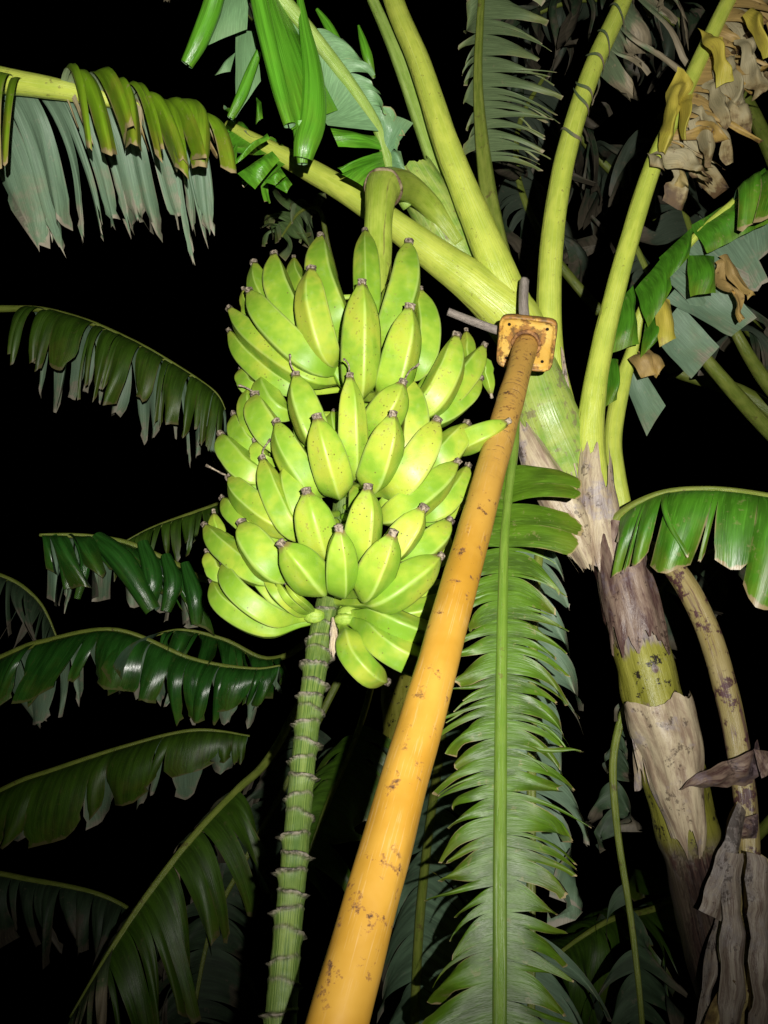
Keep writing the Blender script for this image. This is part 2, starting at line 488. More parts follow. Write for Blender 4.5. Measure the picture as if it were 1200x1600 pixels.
def tube(path, rad, seg=16, prof=None, ref=None, cap=True, flat=1.0, rough=0.0, seed=0, attrs=None):
    """prof(t, phi) multiplies the radius; ref gives phi = 0; returns mesh with uv 'tube', attr 'along'"""
    n = len(path)
    tang = []
    for i in range(n):
        a = path[max(i - 1, 0)]
        b = path[min(i + 1, n - 1)]
        tang.append((b - a).normalized())
    if ref is None:
        ref = -FW
    L = [0.0]
    for i in range(1, n):
        L.append(L[-1] + (path[i] - path[i - 1]).length)
    verts, faces, at = [], [], []
    x = ref - tang[0] * ref.dot(tang[0])
    if x.length < 1e-4:
        x = RT.copy()
    x.normalize()
    for i in range(n):
        x = x - tang[i] * x.dot(tang[i])
        x.normalize()
        y = tang[i].cross(x)
        t = L[i] / max(L[-1], 1e-6)
        for j in range(seg):
            ph = 2 * math.pi * j / seg
            r = rad[i]
            if prof:
                r *= prof(t, ph)
            if rough:
                q = path[i] * 14 + x * math.cos(ph) * 1.7 + y * math.sin(ph) * 1.7
                r *= 1 + rough * noise.noise(q + Vector((seed, 0, 0)))
            verts.append(path[i] + x * (math.cos(ph) * r * flat) + y * (math.sin(ph) * r))
    for i in range(n - 1):
        for j in range(seg):
            k = (j + 1) % seg
            faces.append((i * seg + j, i * seg + k, (i + 1) * seg + k, (i + 1) * seg + j))
    nb = n * seg
    if cap:
        verts.append(path[0] - tang[0] * rad[0] * 0.15)
        verts.append(path[-1] + tang[-1] * rad[-1] * 0.15)
        for j in range(seg):
            k = (j + 1) % seg
            faces.append((nb, k, j))
            faces.append((nb + 1, (n - 1) * seg + j, (n - 1) * seg + k))
    me = bpy.data.meshes.new('m')
    me.from_pydata([tuple(v) for v in verts], [], faces)
    al = me.attributes.new('along', 'FLOAT', 'POINT')
    vals = [L[i] / L[-1] for i in range(n) for j in range(seg)] + ([0.0, 1.0] if cap else [])
    al.data.foreach_set('value', vals)
    if attrs:
        for name, fn in attrs.items():
            a = me.attributes.new(name, 'FLOAT', 'POINT')
            vv = [fn(L[i] / L[-1], 2 * math.pi * j / seg) for i in range(n) for j in range(seg)] + ([0.0, 0.0] if cap else [])
            a.data.foreach_set('value', vv)
    if attrs and 'ridge' in attrs:
        aux = me.uv_layers.new(name='aux')
        for l in me.loops:
            aux.data[l.index].uv = (vals[l.vertex_index], vv[l.vertex_index])
    uvl = me.uv_layers.new(name='tube')
    for p in me.polygons:
        js = [me.loops[l].vertex_index for l in p.loop_indices]
        for l, vi in zip(p.loop_indices, js):
            if vi >= nb:
                uvl.data[l].uv = (0, 0)
                continue
            i, j = divmod(vi, seg)
            # mirrored round the tube so that noise meets without a seam
            u = abs(j / seg - 0.5) * 2
            uvl.data[l].uv = (u, L[i])
    me.update()
    return me


def merge(meshes, uvname=None):
    """join mesh datablocks (same layers) into one"""
    bm = bmesh.new()
    for m in meshes:
        bm.from_mesh(m)
    out = meshes[0]
    bm.to_mesh(out)
    bm.free()
    for m in meshes[1:]:
        bpy.data.meshes.remove(m)
    return out


def lerp(a, b, t):
    return a + (b - a) * t


def sstep(a, b, x):
    t = max(0.0, min(1.0, (x - a) / (b - a)))
    return t * t * (3 - 2 * t)


def curve_val(c, t):
    """c: number or list of (t, value)"""
    if not isinstance(c, (list, tuple)) or not isinstance(c[0], (list, tuple)):
        return c if not isinstance(c, tuple) else V(*c)
    for (t0, v0), (t1, v1) in zip(c, c[1:]):
        if t <= t1:
            f = (t - t0) / max(t1 - t0, 1e-6)
            f = max(0, min(1, f))
            if isinstance(v0, tuple):
                return V(*v0).lerp(V(*v1), f)
            return v0 + (v1 - v0) * f
    v = c[-1][1]
    return V(*v) if isinstance(v, tuple) else v


class Blade:
    """collects torn strips of one leaf blade into one mesh"""
    def __init__(self, seed=1):
        self.v, self.f, self.uv, self.st = [], [], [], []
        self.rng = random.Random(seed)

    def side(self, path, t0=0.0, t1=1.0, width=0.2, d0=(1, 0, 0), d1=(0, -1, 0), n=12, tear=0.3,
             jit=0.25, narrow=0.15, curl=0.15, rag=0.12, sweep=0.15, up=(0, 1, -0.5), power=1.0,
             rows=12, cols=5, lenvar=0.15, fringe=0.0, skip=0.0, fold=0.0, offset=0.0, wave=0.0):
        rng = self.rng
        N = len(path)
        L = sum((path[i + 1] - path[i]).length for i in range(N - 1))

        def pt(t):
            x = max(0, min(1, t)) * (N - 1)
            i = min(int(x), N - 2)
            return path[i].lerp(path[i + 1], x - i)

        def tg(t):
            return (pt(min(1, t + 0.02)) - pt(max(0, t - 0.02))).normalized()
        cuts = [0.0]
        for i in range(n):
            cuts.append(cuts[-1] + 0.35 + min(2.6, rng.expovariate(1.1)))
        cuts = [t0 + (t1 - t0) * c / cuts[-1] for c in cuts]
        upv = V(*up)
        for a, b in zip(cuts, cuts[1:]):
            if rng.random() < skip:
                continue
            sj = Vector((rng.gauss(0, 1), rng.gauss(0, 1), rng.gauss(0, 1))) * jit
            lm = 1 + rng.uniform(-lenvar, lenvar)
            tr = tear * rng.uniform(0.5, 1.5)
            cu = curl * rng.uniform(-0.3, 1.3)
            sr = rng.random()
            nar = narrow * rng.uniform(0.5, 1.5)
            pw = power * rng.uniform(0.8, 1.25)
            sw = (b - a) * L
            base = len(self.v)
            tc = 0.5 * (a + b)
            wv = rng.uniform(0, 6.28)
            flip = None
            grid = []
            colrag = [1 - rag * rng.random() for _ in range(cols)]
            for i in range(cols):
                s = i / (cols - 1)
                t = a + (b - a) * s
                W = curve_val(width, t) * lm * colrag[i] * (1 - 0.10 * abs(2 * s - 1 + (sr - 0.5)) ** 2)
                D0 = curve_val(d0, t) if not isinstance(d0, tuple) else V(*d0)
                D1 = curve_val(d1, t) if not isinstance(d1, tuple) else V(*d1)
                T = tg(t)
                D0 = (D0.normalized() - T * D0.normalized().dot(T) * 0.7 + T * sweep).normalized()
                D1 = (D1.normalized() + T * sweep * 0.5).normalized()
                p = pt(t) + D0 * offset
                colp = [p.copy()]
                for r in range(1, rows):
                    v = r / (rows - 1)
                    jw = sstep(tr * 0.6, 1.0, v) if tr < 1.6 else 0
                    m = min(1, max(0, v - 0.5 / rows)) ** pw
                    D = D0.lerp(D1, m)
                    D = D + sj * jw
                    if wave:
                        D = D + T * (wave * math.sin(v * 7 + wv) * jw) + T.cross(D0) * (wave * math.cos(v * 6 + wv) * jw)
                    D.normalize()
                    p = p + D * (W / (rows - 1))
                    colp.append(p.copy())
                grid.append(colp)
            # centre column for narrowing and cupping
            mid = grid[cols // 2]
            for i in range(cols):
                s = i / (cols - 1)
                for r in range(rows):
                    v = r / (rows - 1)
                    jw = sstep(tr * 0.6, 1.0, v)
                    g = grid[i][r]
                    q = g.lerp(mid[r], min(0.95, nar * jw + fringe * sstep(0.75, 1, v) * rng.random()))
                    ra = grid[i][min(r + 1, rows - 1)] - grid[i][max(r - 1, 0)]
                    nn = tg(tc).cross(ra)
                    if nn.length > 1e-6:
                        nn.normalize()
                    q = q + nn * (cu * sw * ((s - 0.5) ** 2 * 4 - 0.3) * jw)
                    self.v.append(q)
                    self.uv.append((t0 * L + (a + (b - a) * s) * L, v))
                    self.st.append((s, sr))
            # winding: upper side towards up
            A, B, C = self.v[base], self.v[base + rows], self.v[base + 1]
            nrm = (B - A).cross(C - A)
            fl = nrm.dot(upv) < 0
            for i in range(cols - 1):
                for r in range(rows - 1):
                    q = (base + i * rows + r, base + (i + 1) * rows + r, base + (i + 1) * rows + r + 1, base + i * rows + r + 1)
                    self.f.append(q[::-1] if fl else q)

    def sheet(self, grid, up=None, flip=False):
        """grid[i][r] of points: i across, r along v"""
        base = len(self.v)
        C, R = len(grid), len(grid[0])
        sr = self.rng.random()
        for i in range(C):
            for r in range(R):
                self.v.append(grid[i][r])
                self.uv.append((i * 0.3 / max(C - 1, 1), r / (R - 1) * 0.93))
                self.st.append((i / (C - 1) * 0.86 + 0.07, sr))
        for i in range(C - 1):
            for r in range(R - 1):
                q = (base + i * R + r, base + (i + 1) * R + r, base + (i + 1) * R + r + 1, base + i * R + r + 1)
                self.f.append(q[::-1] if flip else q)

    def mesh(self):
        me = bpy.data.meshes.new('blade')
        me.from_pydata([tuple(v) for v in self.v], [], self.f)
        a = me.uv_layers.new(name='leaf')
        b = me.uv_layers.new(name='strip')
        for l in me.loops:
            a.data[l.index].uv = self.uv[l.vertex_index]
            b.data[l.index].uv = self.st[l.vertex_index]
        me.update()
        return me


def stalk(plant, pts, mat='petiole', n=40, groove=0.25, seg=18, ref=None, label=None, rough=0.04, seed=0):
    path, rad = pxpath(pts, n)

    def prof(t, ph):
        # channel along the upper face, away from the light side
        g = math.cos(ph - math.pi)
        return 1 - groove * sstep(0.75, 1.0, g) + 0.06 * sstep(0.35, 0.7, g) * (1 - sstep(0.7, 0.9, g))
    me = tube(path, rad, seg, prof, ref=ref, rough=rough, seed=seed)
    o = child('leaf_stalk', me, M[mat], plant)
    if label:
        o['label'] = label
    return o, path


def blade_obj(bl, mat, parent, name='leaf_blade', label=None):
    o = child(name, bl.mesh(), M[mat], parent)
    if label:
        o['label'] = label
    return o


def rollsheet(b, p0, p1, p2, p3, R=14, C=12, bulge=(0, 0, -0.03), flip=False, crumple=0.0):
    """patch from the root p0-p1 to the end p3-p2 with a bulge and a crumple"""
    B = V(*bulge)
    sz = (p0 - p2).length
    grid = []
    for i in range(C):
        s_ = i / (C - 1)
        colp = []
        for r in range(R):
            v = r / (R - 1)
            q = p0.lerp(p1, s_).lerp(p3.lerp(p2, s_), v) + B * (math.sin(s_ * math.pi) * math.sin(v * math.pi * 0.9 + 0.1))
            if crumple:
                q += FW * (crumple * sz * noise.noise(q * 22)) + RT * (crumple * sz * 0.6 * noise.noise(q * 18 + Vector((7, 0, 0)))) + UP * (crumple * sz * 0.4 * noise.noise(q * 30 + Vector((0, 9, 0))))
            colp.append(q)
        grid.append(colp)
    b.sheet(grid, flip=flip)


def scrap(parent, quads, mat, name='dry_scrap', label=None, seed=1, bulge=(0, 0, -0.02), crumple=0.10, flip=False):
    for q in quads:
        b_ = Blade(seed)
        seed += 1
        rollsheet(b_, *[P(*x_) for x_ in q], bulge=bulge, R=20, C=16, crumple=crumple, flip=flip)
        o_ = blade_obj(b_, mat, parent, name=name)
        if label:
            o_['label'] = label
            label = None


PLANTS = 'banana plants of the grove'

# ------------------------------------------------------------------ ground
bm = bmesh.new()
G = 60
random.seed(3)
ring = [0, 1, 2, 3, 4, 6, 9, 14, 25, 60, 200, 800]
vs = {}
for ri, rr_ in enumerate(ring):
    for a in range(36):
        an = a * math.pi / 18
        x, y = rr_ * math.cos(an), rr_ * math.sin(an)
        if ri == 0 and a > 0:
            continue
        h = 0.06 * noise.noise(Vector((x * 0.6, y * 0.6, 0))) if rr_ < 30 else 0
        vs[(ri, a)] = bm.verts.new((x, y, h))
for a in range(36):
    b_ = (a + 1) % 36
    bm.faces.new((vs[(0, 0)], vs[(1, a)], vs[(1, b_)]))
    for ri in range(1, len(ring) - 1):
        bm.faces.new((vs[(ri, a)], vs[(ri + 1, a)], vs[(ri + 1, b_)], vs[(ri, b_)]))
me = bpy.data.meshes.new('ground')
bm.to_mesh(me)
bm.free()
tag(link('ground', me, M['soil']), 'dark bare soil under the banana plants', kind='structure')


def trunk(plant, px, py, z, wpx, mat='bark', lean=(0, 0), top=None, seg=28, n=60):
    """pseudostem from the crown point straight down to the ground"""
    c = P(px, py, z)
    r = wpx * 0.5 * z / FPX
    base = Vector((c.x + lean[0], c.y + lean[1], -0.05))
    pts, rad = [], []
    for i in range(n):
        t = i / (n - 1)
        p = c.lerp(base, t)
        pts.append(p)
        rad.append(r * (1 + 0.75 * t))
    return pts, rad


# ------------------------------------------------------------------ main plant
crown = P(905, 705, 1.98)
plant = empty('banana_plant', Vector((crown.x + 0.05, crown.y - 0.03, 0)))
tag(plant, 'tall banana plant with peeling brown and purple trunk that the orange pole props', 'banana plant', PLANTS)

tp = [(905, 690, 2.02, 58), (930, 790, 1.97, 62), (962, 880, 1.92, 70), (992, 980, 1.86, 82), (1016, 1070, 1.82, 92),
      (1050, 1200, 1.78, 96), (1085, 1340, 1.75, 96), (1140, 1560, 1.75, 104), (1230, 1850, 1.80, 120), (1400, 2400, 1.95, 160)]
path, rad = pxpath(tp, 110)
# end on the ground
while path[-1].z < -0.05:
    path.pop()
    rad.pop()
lay = [(0.0, 1.0), (0.16, 1.05), (0.165, 0.98), (0.34, 1.0), (0.345, 0.95), (0.6, 0.97), (0.605, 0.93), (1, 1)]
me = tube(path, rad, 40, lambda t, ph: curve_val(lay, t) * (1 + 0.035 * math.sin(3 * ph + 5 * t) + 0.02 * math.sin(7 * ph)), rough=0.10)


def frac_at(py):
    best = min(range(len(path)), key=lambda i: abs(800 - (path[i] - CAM).dot(UP) / (path[i] - CAM).dot(FW) * FPX - py))
    seg_ = [(path[i + 1] - path[i]).length for i in range(len(path) - 1)]
    return sum(seg_[:best]) / sum(seg_)


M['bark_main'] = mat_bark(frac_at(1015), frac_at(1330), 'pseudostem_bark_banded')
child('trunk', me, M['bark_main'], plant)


def sheath(parent, pts, mat, name='sheath', arc=200, seed=0, ragtop=0.0, ragbot=0.25, lift=1.06, center=0, n=48, C=48, label=None, wav=0.10, tipn=0.0):
    """an open papery or living sheath wrapped round the line pts (px,py,z,w)"""
    path, rad = pxpath(pts, n)
    bl = Blade(seed)
    rng = random.Random(seed)
    grid = []
    lens = [1 - ragbot * abs(noise.noise(Vector((i * 4.0 / C, seed * 3.1, 0)))) * 2.0 - ragbot * 0.35 * abs(noise.noise(Vector((i * 17.0 / C, seed * 3.1, 3)))) for i in range(C)]
    st = [ragtop * abs(noise.noise(Vector((i * 3.5 / C, seed * 7.7, 5)))) * 1.7 + ragtop * 0.3 * abs(noise.noise(Vector((i * 15.0 / C, seed, 9)))) for i in range(C)]
    tang = [(path[min(i + 1, n - 1)] - path[max(i - 1, 0)]).normalized() for i in range(n)]
    for i in range(C):
        colp = []
        f = i / (C - 1) - 0.5
        for r in range(n):
            t = st[i] + (lens[i] - st[i]) * r / (n - 1)
            x = max(0, min(1, t)) * (n - 1)
            k = min(int(x), n - 2)
            c = path[k].lerp(path[k + 1], x - k)
            R = lerp(rad[k], rad[k + 1], x - k) * lift
            T = tang[k]
            X = (-FW - T * (-FW).dot(T)).normalized()
            Y = T.cross(X)
            ph = math.radians(center + arc * f * (1 - tipn * t))
            R *= 1 + wav * noise.noise(Vector((f * 5, t * 4, seed))) + 0.25 * wav * noise.noise(Vector((f * 22, t * 5, seed)))
            colp.append(c + X * math.cos(ph) * R + Y * math.sin(ph) * R)
        grid.append(colp)
    bl.sheet(grid)
    me = bl.mesh()
    t = me.uv_layers.new(name='tube')
    al = me.attributes.new('along', 'FLOAT', 'POINT')
    for l in me.loops:
        vi = l.vertex_index
        i, r = divmod(vi, n)
        t.data[l.index].uv = (i / (C - 1), r / (n - 1) * 0.6)
    o = child(name, me, M[mat], parent)
    if label:
        o['label'] = label
    return o


# --- living sheaths and stalks that leave the crown
# broad green sheath below the plate
def stalk2(pts, mat, **kw):
    return stalk(plant, pts, mat, **kw)


core, _ = stalk2([(812, 500, 2.0, 50), (826, 560, 1.975, 78), (850, 640, 1.96, 98), (888, 730, 1.98, 96), (925, 820, 1.98, 60)], 'sheath_green', groove=0, n=50, rough=0.05)
core.name = 'sheath'
core['label'] = 'broad pale green sheath behind the plate of the pole'
# P1 to the left, behind the fruit stalk
l1, p1 = stalk2([(840, 600, 1.98, 60), (806, 506, 1.94, 86), (748, 450, 1.91, 68), (692, 408, 1.91, 56), (622, 356, 1.93, 45), (545, 302, 1.97, 38),
                 (480, 264, 2.0, 34), (420, 232, 2.02, 26), (355, 195, 2.05, 14)], 'petiole', n=60, groove=0.15, label='thick stalk running left behind the fruit stalk')
b = Blade(5)
b.side(p1, 0.80, 1.0, [(0.8, 0.16), (1, 0.10)], d0=(-0.2, -0.5, -0.4), d1=(-0.5, -1.0, 0), n=5, tear=0.1, jit=0.55, narrow=0.3, curl=0.4, up=(0, 1, -1), sweep=0.2)
b.side(p1, 0.80, 1.0, [(0.8, 0.12), (1, 0.07)], d0=(0.1, 0.6, 0.3), d1=(-0.5, 0.1, 0.3), n=4, tear=0.1, jit=0.5, narrow=0.3, curl=0.4, up=(0, 1, -1))
blade_obj(b, 'leaf_bright', l1)
# P2 thick upright
l2, p2 = stalk2([(850, 640, 1.98, 36), (818, 520, 1.94, 60), (782, 432, 1.91, 56), (735, 320, 1.91, 46), (694, 215, 1.92, 40), (656, 100, 1.95, 35), (615, 0, 2.0, 31), (570, -160, 2.1, 24), (530, -420, 2.2, 14)],
                'petiole', n=60, groove=0.1, label='thick upright stalk leaving the top edge of the photo')
b = Blade(6)
b.side(p2, 0.86, 1.0, 0.2, d0=(-1, 0.1, 0.2), d1=(-0.5, -0.6, -0.4), n=8, tear=0.3, jit=0.15)
b.side(p2, 0.86, 1.0, 0.2, d0=(1, 0.1, 0.2), d1=(0.5, -0.6, -0.4), n=8, tear=0.3, jit=0.15)
blade_obj(b, 'leaf', l2)
# P3 pale open sheath left of it
l3, p3 = stalk2([(800, 500, 2.02, 50), (745, 425, 2.0, 58), (710, 345, 2.0, 46), (684, 260, 2.0, 34), (655, 180, 2.0, 28), (615, 75, 2.03, 20), (578, -10, 2.08, 16), (530, -120, 2.1, 10)],
                'petiole_green', n=50, groove=0.5, ref=FW, label='grooved green stalk with a brown dry margin')
# green sheath that carries the fruit stalk
sheath(plant, [(640, 262, 1.99, 62), (680, 330, 2.0, 70), (720, 400, 2.02, 66), (770, 470, 2.02, 60)], 'sheath_green', arc=190, seed=4, ragtop=0.15, ragbot=0.05, wav=0.06,
       label='pale green sheath rising behind the top of the fruit stalk')
# P4 with its feathery leaf
l4, p4 = stalk2([(815, 470, 2.08, 30), (790, 425, 2.1, 32), (768, 330, 2.15, 28), (754, 230, 2.2, 22), (747, 130, 2.25, 15), (750, 40, 2.3, 12), (757, -60, 2.35, 9)],
                'petiole_dim', n=50, groove=0.45, ref=FW + RT * 0.3)
b = Blade(7)
b.side(p4, 0.46, 1.0, [(0.46, 0.20), (0.6, 0.26), (1, 0.22)], d0=(1, 0.25, 0.3), d1=(0.9, -0.75, -0.1), n=26, tear=0.15, jit=0.18, narrow=0.75, curl=0.3, rag=0.1, sweep=0.25, fringe=0.3, up=(0.2, 0.3, 1))
b.side(p4, 0.50, 1.0, 0.07, d0=(-0.6, 0.2, 0.6), d1=(-0.2, -0.9, 0.2), n=12, tear=0.15, jit=0.3, narrow=0.6, curl=0.3, up=(0, 0.3, 1))
blade_obj(b, 'leaf_dull', l4, label='feathery torn grey green blade on the right side of its stalk')
# P5 upright bending right at the top
l5, p5 = stalk2([(905, 770, 1.98, 30), (880, 650, 1.98, 44), (862, 560, 1.97, 40), (858, 450, 1.97, 38), (868, 330, 2.0, 35), (890, 220, 2.03, 32), (925, 110, 2.08, 30), (968, 15, 2.15, 27), (1010, -90, 2.25, 22), (1060, -200, 2.4, 14)],
                'petiole', n=60, groove=0.2, label='tall yellow green stalk rising right of the pole plate')
b = Blade(8)
b.side(p5, 0.66, 0.95, [(0.6, 0.10), (0.8, 0.30), (1, 0.3)], d0=(0.7, -0.2, 0.5), d1=(0.35, -1, -0.3), n=17, tear=0.1, jit=0.5, narrow=0.45, curl=1.0, fringe=0.6, lenvar=0.5, rag=0.35, wave=0.6, up=(-0.5, 0.5, 0.5))
blade_obj(b, 'leaf_tatter', l5, label='torn dry blade hanging from the tall stalk')
b = Blade(9)
for q in range(9):   # thin dry ribbons twisted round the stalk
    t = 0.56 + q * 0.040 + 0.018 * ((q * 53) % 7) / 7
    k = int(t * 59)
    c = p5[k]
    tn = (p5[min(k + 1, 59)] - p5[k - 1]).normalized()
    r_ = 0.029
    X = (-FW - tn * (-FW).dot(tn)).normalized()
    Y = tn.cross(X)
    grid = [[], []]
    for r in range(14):
        f = r / 13
        ph = math.radians(-100 + 200 * f)
        q0 = c + X * math.cos(ph) * r_ * 1.08 + Y * math.sin(ph) * r_ * 1.08 + tn * ((0.03 + 0.09 * ((q * 37) % 10) / 10) * (0.5 - f)) + tn * 0.006 * math.sin(f * 9 + q)
        grid[0].append(q0)
        grid[1].append(q0 - tn * 0.009 * math.sin(f * 3.14) - tn * 0.002)
    b.sheet(grid)
    blade_obj(b, 'leaf_tatter', l5, name='dry_ribbon')
    b = Blade(9 + q)
# P6 upright ending in a dead leaf
l6, p6 = stalk2([(940, 830, 1.93, 70), (925, 750, 1.92, 56), (922, 680, 1.92, 44), (932, 590, 1.92, 36), (955, 480, 1.93, 32), (985, 370, 1.95, 30), (1018, 265, 1.98, 28), (1050, 190, 2.0, 24), (1100, 80, 2.05, 24), (1150, -20, 2.1, 22), (1220, -120, 2.2, 14)],
                'petiole', n=70, groove=0.2, label='curved yellow green stalk ending in a dying brown and yellow leaf')
b = Blade(10)
b.side(p6, 0.62, 0.97, [(0.62, 0.17), (0.8, 0.26), (1, 0.24)], d0=(0.9, -0.1, 0.2), d1=(0.35, -1, -0.4), n=18, tear=0.1, jit=0.45, narrow=0.4, curl=1.1, fringe=0.7, lenvar=0.45, rag=0.4, wave=0.65, up=(-0.5, 0.5, 0.5))
blade_obj(b, 'leaf_brown', l6, label='dead brown blade hanging in rags')
# P7 short stalk behind, with the big folded leaf on the right
l7, p7 = stalk2([(972, 800, 2.05, 34), (962, 740, 2.06, 30), (958, 680, 2.08, 28), (972, 600, 2.1, 26), (990, 540, 2.1, 18), (1005, 480, 2.08, 14), (1060, 400, 2.05, 13), (1130, 330, 2.02, 12), (1215, 270, 2.0, 11), (1330, 220, 2.0, 9)],
                'petiole', n=60, groove=0.2, label='short pale stalk of the big folded leaf on the right')
b = Blade(12)
b.side(p7, 0.80, 1.0, 0.26, d0=(-0.45, 0.3, -0.9), d1=(0.0, -1, -0.2), n=5, tear=0.25, jit=0.30, narrow=0.10, curl=0.7, rag=0.12, up=(-0.3, 0.6, -1), power=0.8)
blade_obj(b, 'leaf', l7, label='green outer end of the folded leaf')
b = Blade(13)
b.side(p7, 0.62, 0.98, [(0.6, 0.26), (0.8, 0.24), (1, 0.2)], d0=(0.75, -0.25, 0.5), d1=(0.5, -0.9, 0.1), n=8, tear=0.2, jit=0.26, narrow=0.1, curl=0.3, rag=0.1, up=(0.3, 0.5, 1))
blade_obj(b, 'leaf_teal', l7, label='pale grey green underside of the folded leaf')
scrap(l7, [[(958, 478, 2.05), (990, 445, 2.05), (998, 538, 2.0), (946, 556, 2.0)],
           [(992, 452, 2.06), (1040, 395, 2.05), (1050, 450, 2.0), (1012, 512, 2.0)],
           [(1030, 402, 2.05), (1085, 352, 2.04), (1078, 400, 2.0), (1040, 440, 2.0)],
           [(1074, 398, 2.04), (1116, 400, 2.04), (1120, 458, 1.99), (1078, 464, 1.99)],
           [(1080, 352, 2.04), (1160, 305, 2.03), (1205, 345, 1.98), (1108, 396, 1.99)],
           [(1118, 335, 2.03), (1195, 262, 2.02), (1215, 300, 1.98), (1150, 352, 1.99)],
           [(1008, 505, 2.04), (1030, 490, 2.04), (1034, 525, 2.0), (1000, 560, 2.0)],
           [(948, 560, 2.05), (966, 562, 2.05), (964, 625, 2.0), (944, 638, 2.0)]], 'leaf', 'leaf_flap', 'bright green folded flap of the leaf on the right', 501, bulge=(0.01, 0.01, -0.03), crumple=0.05, flip=True)
scrap(l7, [[(1016, 452, 2.03), (1046, 470, 2.03), (1056, 528, 1.98), (1030, 542, 1.98)]], 'leaf_yellow', 'leaf_flap', 'yellow tipped flap of the folded leaf', 521, bulge=(0, 0, -0.03), crumple=0.06)
scrap(l7, [[(985, 560, 2.04), (1015, 545, 2.04), (1032, 585, 2.0), (1000, 590, 2.0)],
           [(998, 548, 2.05), (1022, 555, 2.05), (1040, 572, 2.0), (1024, 590, 2.0)],
           [(1118, 402, 2.05), (1135, 398, 2.05), (1176, 462, 2.0), (1168, 470, 2.0)],
           [(1110, 410, 2.06), (1124, 404, 2.06), (1165, 500, 2.0), (1158, 504, 2.0)]], 'leaf_rust', 'withered_flap', 'orange brown withered flap of the folded leaf', 531, bulge=(0, 0, -0.03), crumple=0.2)
scrap(l7, [[(1040, 470, 2.12), (1098, 398, 2.12), (1182, 496, 2.08), (1142, 526, 2.08)],
           [(1020, 528, 2.12), (1062, 476, 2.12), (1124, 542, 2.08), (1080, 592, 2.08)],
           [(975, 596, 2.12), (1000, 570, 2.12), (1040, 634, 2.08), (1010, 682, 2.08)]], 'leaf_teal', 'leaf_flap', 'flat grey green panel hanging below the folded leaf', 541, bulge=(0, 0, 0.02), crumple=0.02)
# P8 leaf on the right, midrib along its top edge
l8, p8 = stalk2([(935, 850, 1.90, 26), (965, 810, 1.86, 18), (1000, 785, 1.82, 13), (1050, 768, 1.78, 11), (1120, 766, 1.74, 12), (1200, 776, 1.70, 12), (1330, 800, 1.66, 10)],
                'petiole_dim', n=50, groove=0.2)
b = Blade(15)
b.side(p8, 0.20, 1.0, [(0.2, 0.19), (0.4, 0.25), (1, 0.27)], d0=(0.0, 0.15, -1), d1=(-0.12, -1, 0.1), n=9, tear=0.22, jit=0.17, narrow=0.10, curl=0.35, rag=0.10, sweep=-0.1, up=(0, 1, -0.7), power=0.5, fringe=0.1)
blade_obj(b, 'leaf', l8, label='green torn flaps hanging from the level midrib')
b = Blade(16)
b.side(p8, 0.10, 0.22, 0.10, d0=(0, -0.5, -1), d1=(0.2, -1, 0), n=8, tear=0.1, jit=0.6, narrow=0.5, curl=0.6, fringe=0.7, rag=0.4, up=(0, 1, -1))
b.side(p8, 0.25, 1.0, 0.17, d0=(0, 0, 1), d1=(0, -1, 0), n=9, tear=0.2, jit=0.2, narrow=0.3, curl=0.4, fringe=0.6, rag=0.3, up=(0, 1, 0.4))
blade_obj(b, 'leaf_tatter', l8, label='dry grey rags behind the green flaps')
# P9 dry stalk arching down on the right
l9, p9 = stalk2([(960, 860, 2.0, 26), (1010, 858, 2.0, 30), (1055, 890, 1.96, 34), (1100, 970, 1.90, 36), (1132, 1070, 1.84, 37), (1155, 1180, 1.78, 36), (1168, 1290, 1.73, 34), (1172, 1400, 1.68, 32), (1176, 1520, 1.62, 30), (1180, 1680, 1.55, 26)],
                'petiole_dry', n=70, groove=0.3, label='drying tan stalk with a purple edge arching down on the right')
b = Blade(17)
b.side(p9, 0.62, 0.98, [(0.6, 0.14), (0.8, 0.30), (1, 0.3)], d0=(-0.7, -0.3, -0.5), d1=(-0.25, -1, -0.5), n=9, tear=0.1, jit=0.22, narrow=0.5, curl=0.5, fringe=0.5, rag=0.3, wave=0.2, skip=0.15)
b.side(p9, 0.70, 0.98, 0.26, d0=(0.6, -0.5, -0.3), d1=(0.1, -1, -0.5), n=7, tear=0.1, jit=0.2, narrow=0.4, curl=0.5, fringe=0.5, rag=0.3)
blade_obj(b, 'leaf_brown', l9, label='withered greyish rags hanging from the drying stalk')
scrap(l9, [[(1188, 1160, 1.72), (1182, 1228, 1.72), (1058, 1232, 1.66), (1062, 1226, 1.66)]], 'paper_dark', 'dry_bract', 'brown pointed scrap clasping the drying stalk', 301)
scrap(l9, [[(1184, 1270, 1.69), (1182, 1312, 1.68), (1130, 1308, 1.66), (1132, 1300, 1.66)]], 'paper_dark', 'dry_bract', None, 303)
scrap(l9, [[(1176, 1170, 1.70), (1200, 1175, 1.70), (1215, 1200, 1.68), (1190, 1215, 1.68)]], 'paper_dark', 'dry_bract', None, 305)
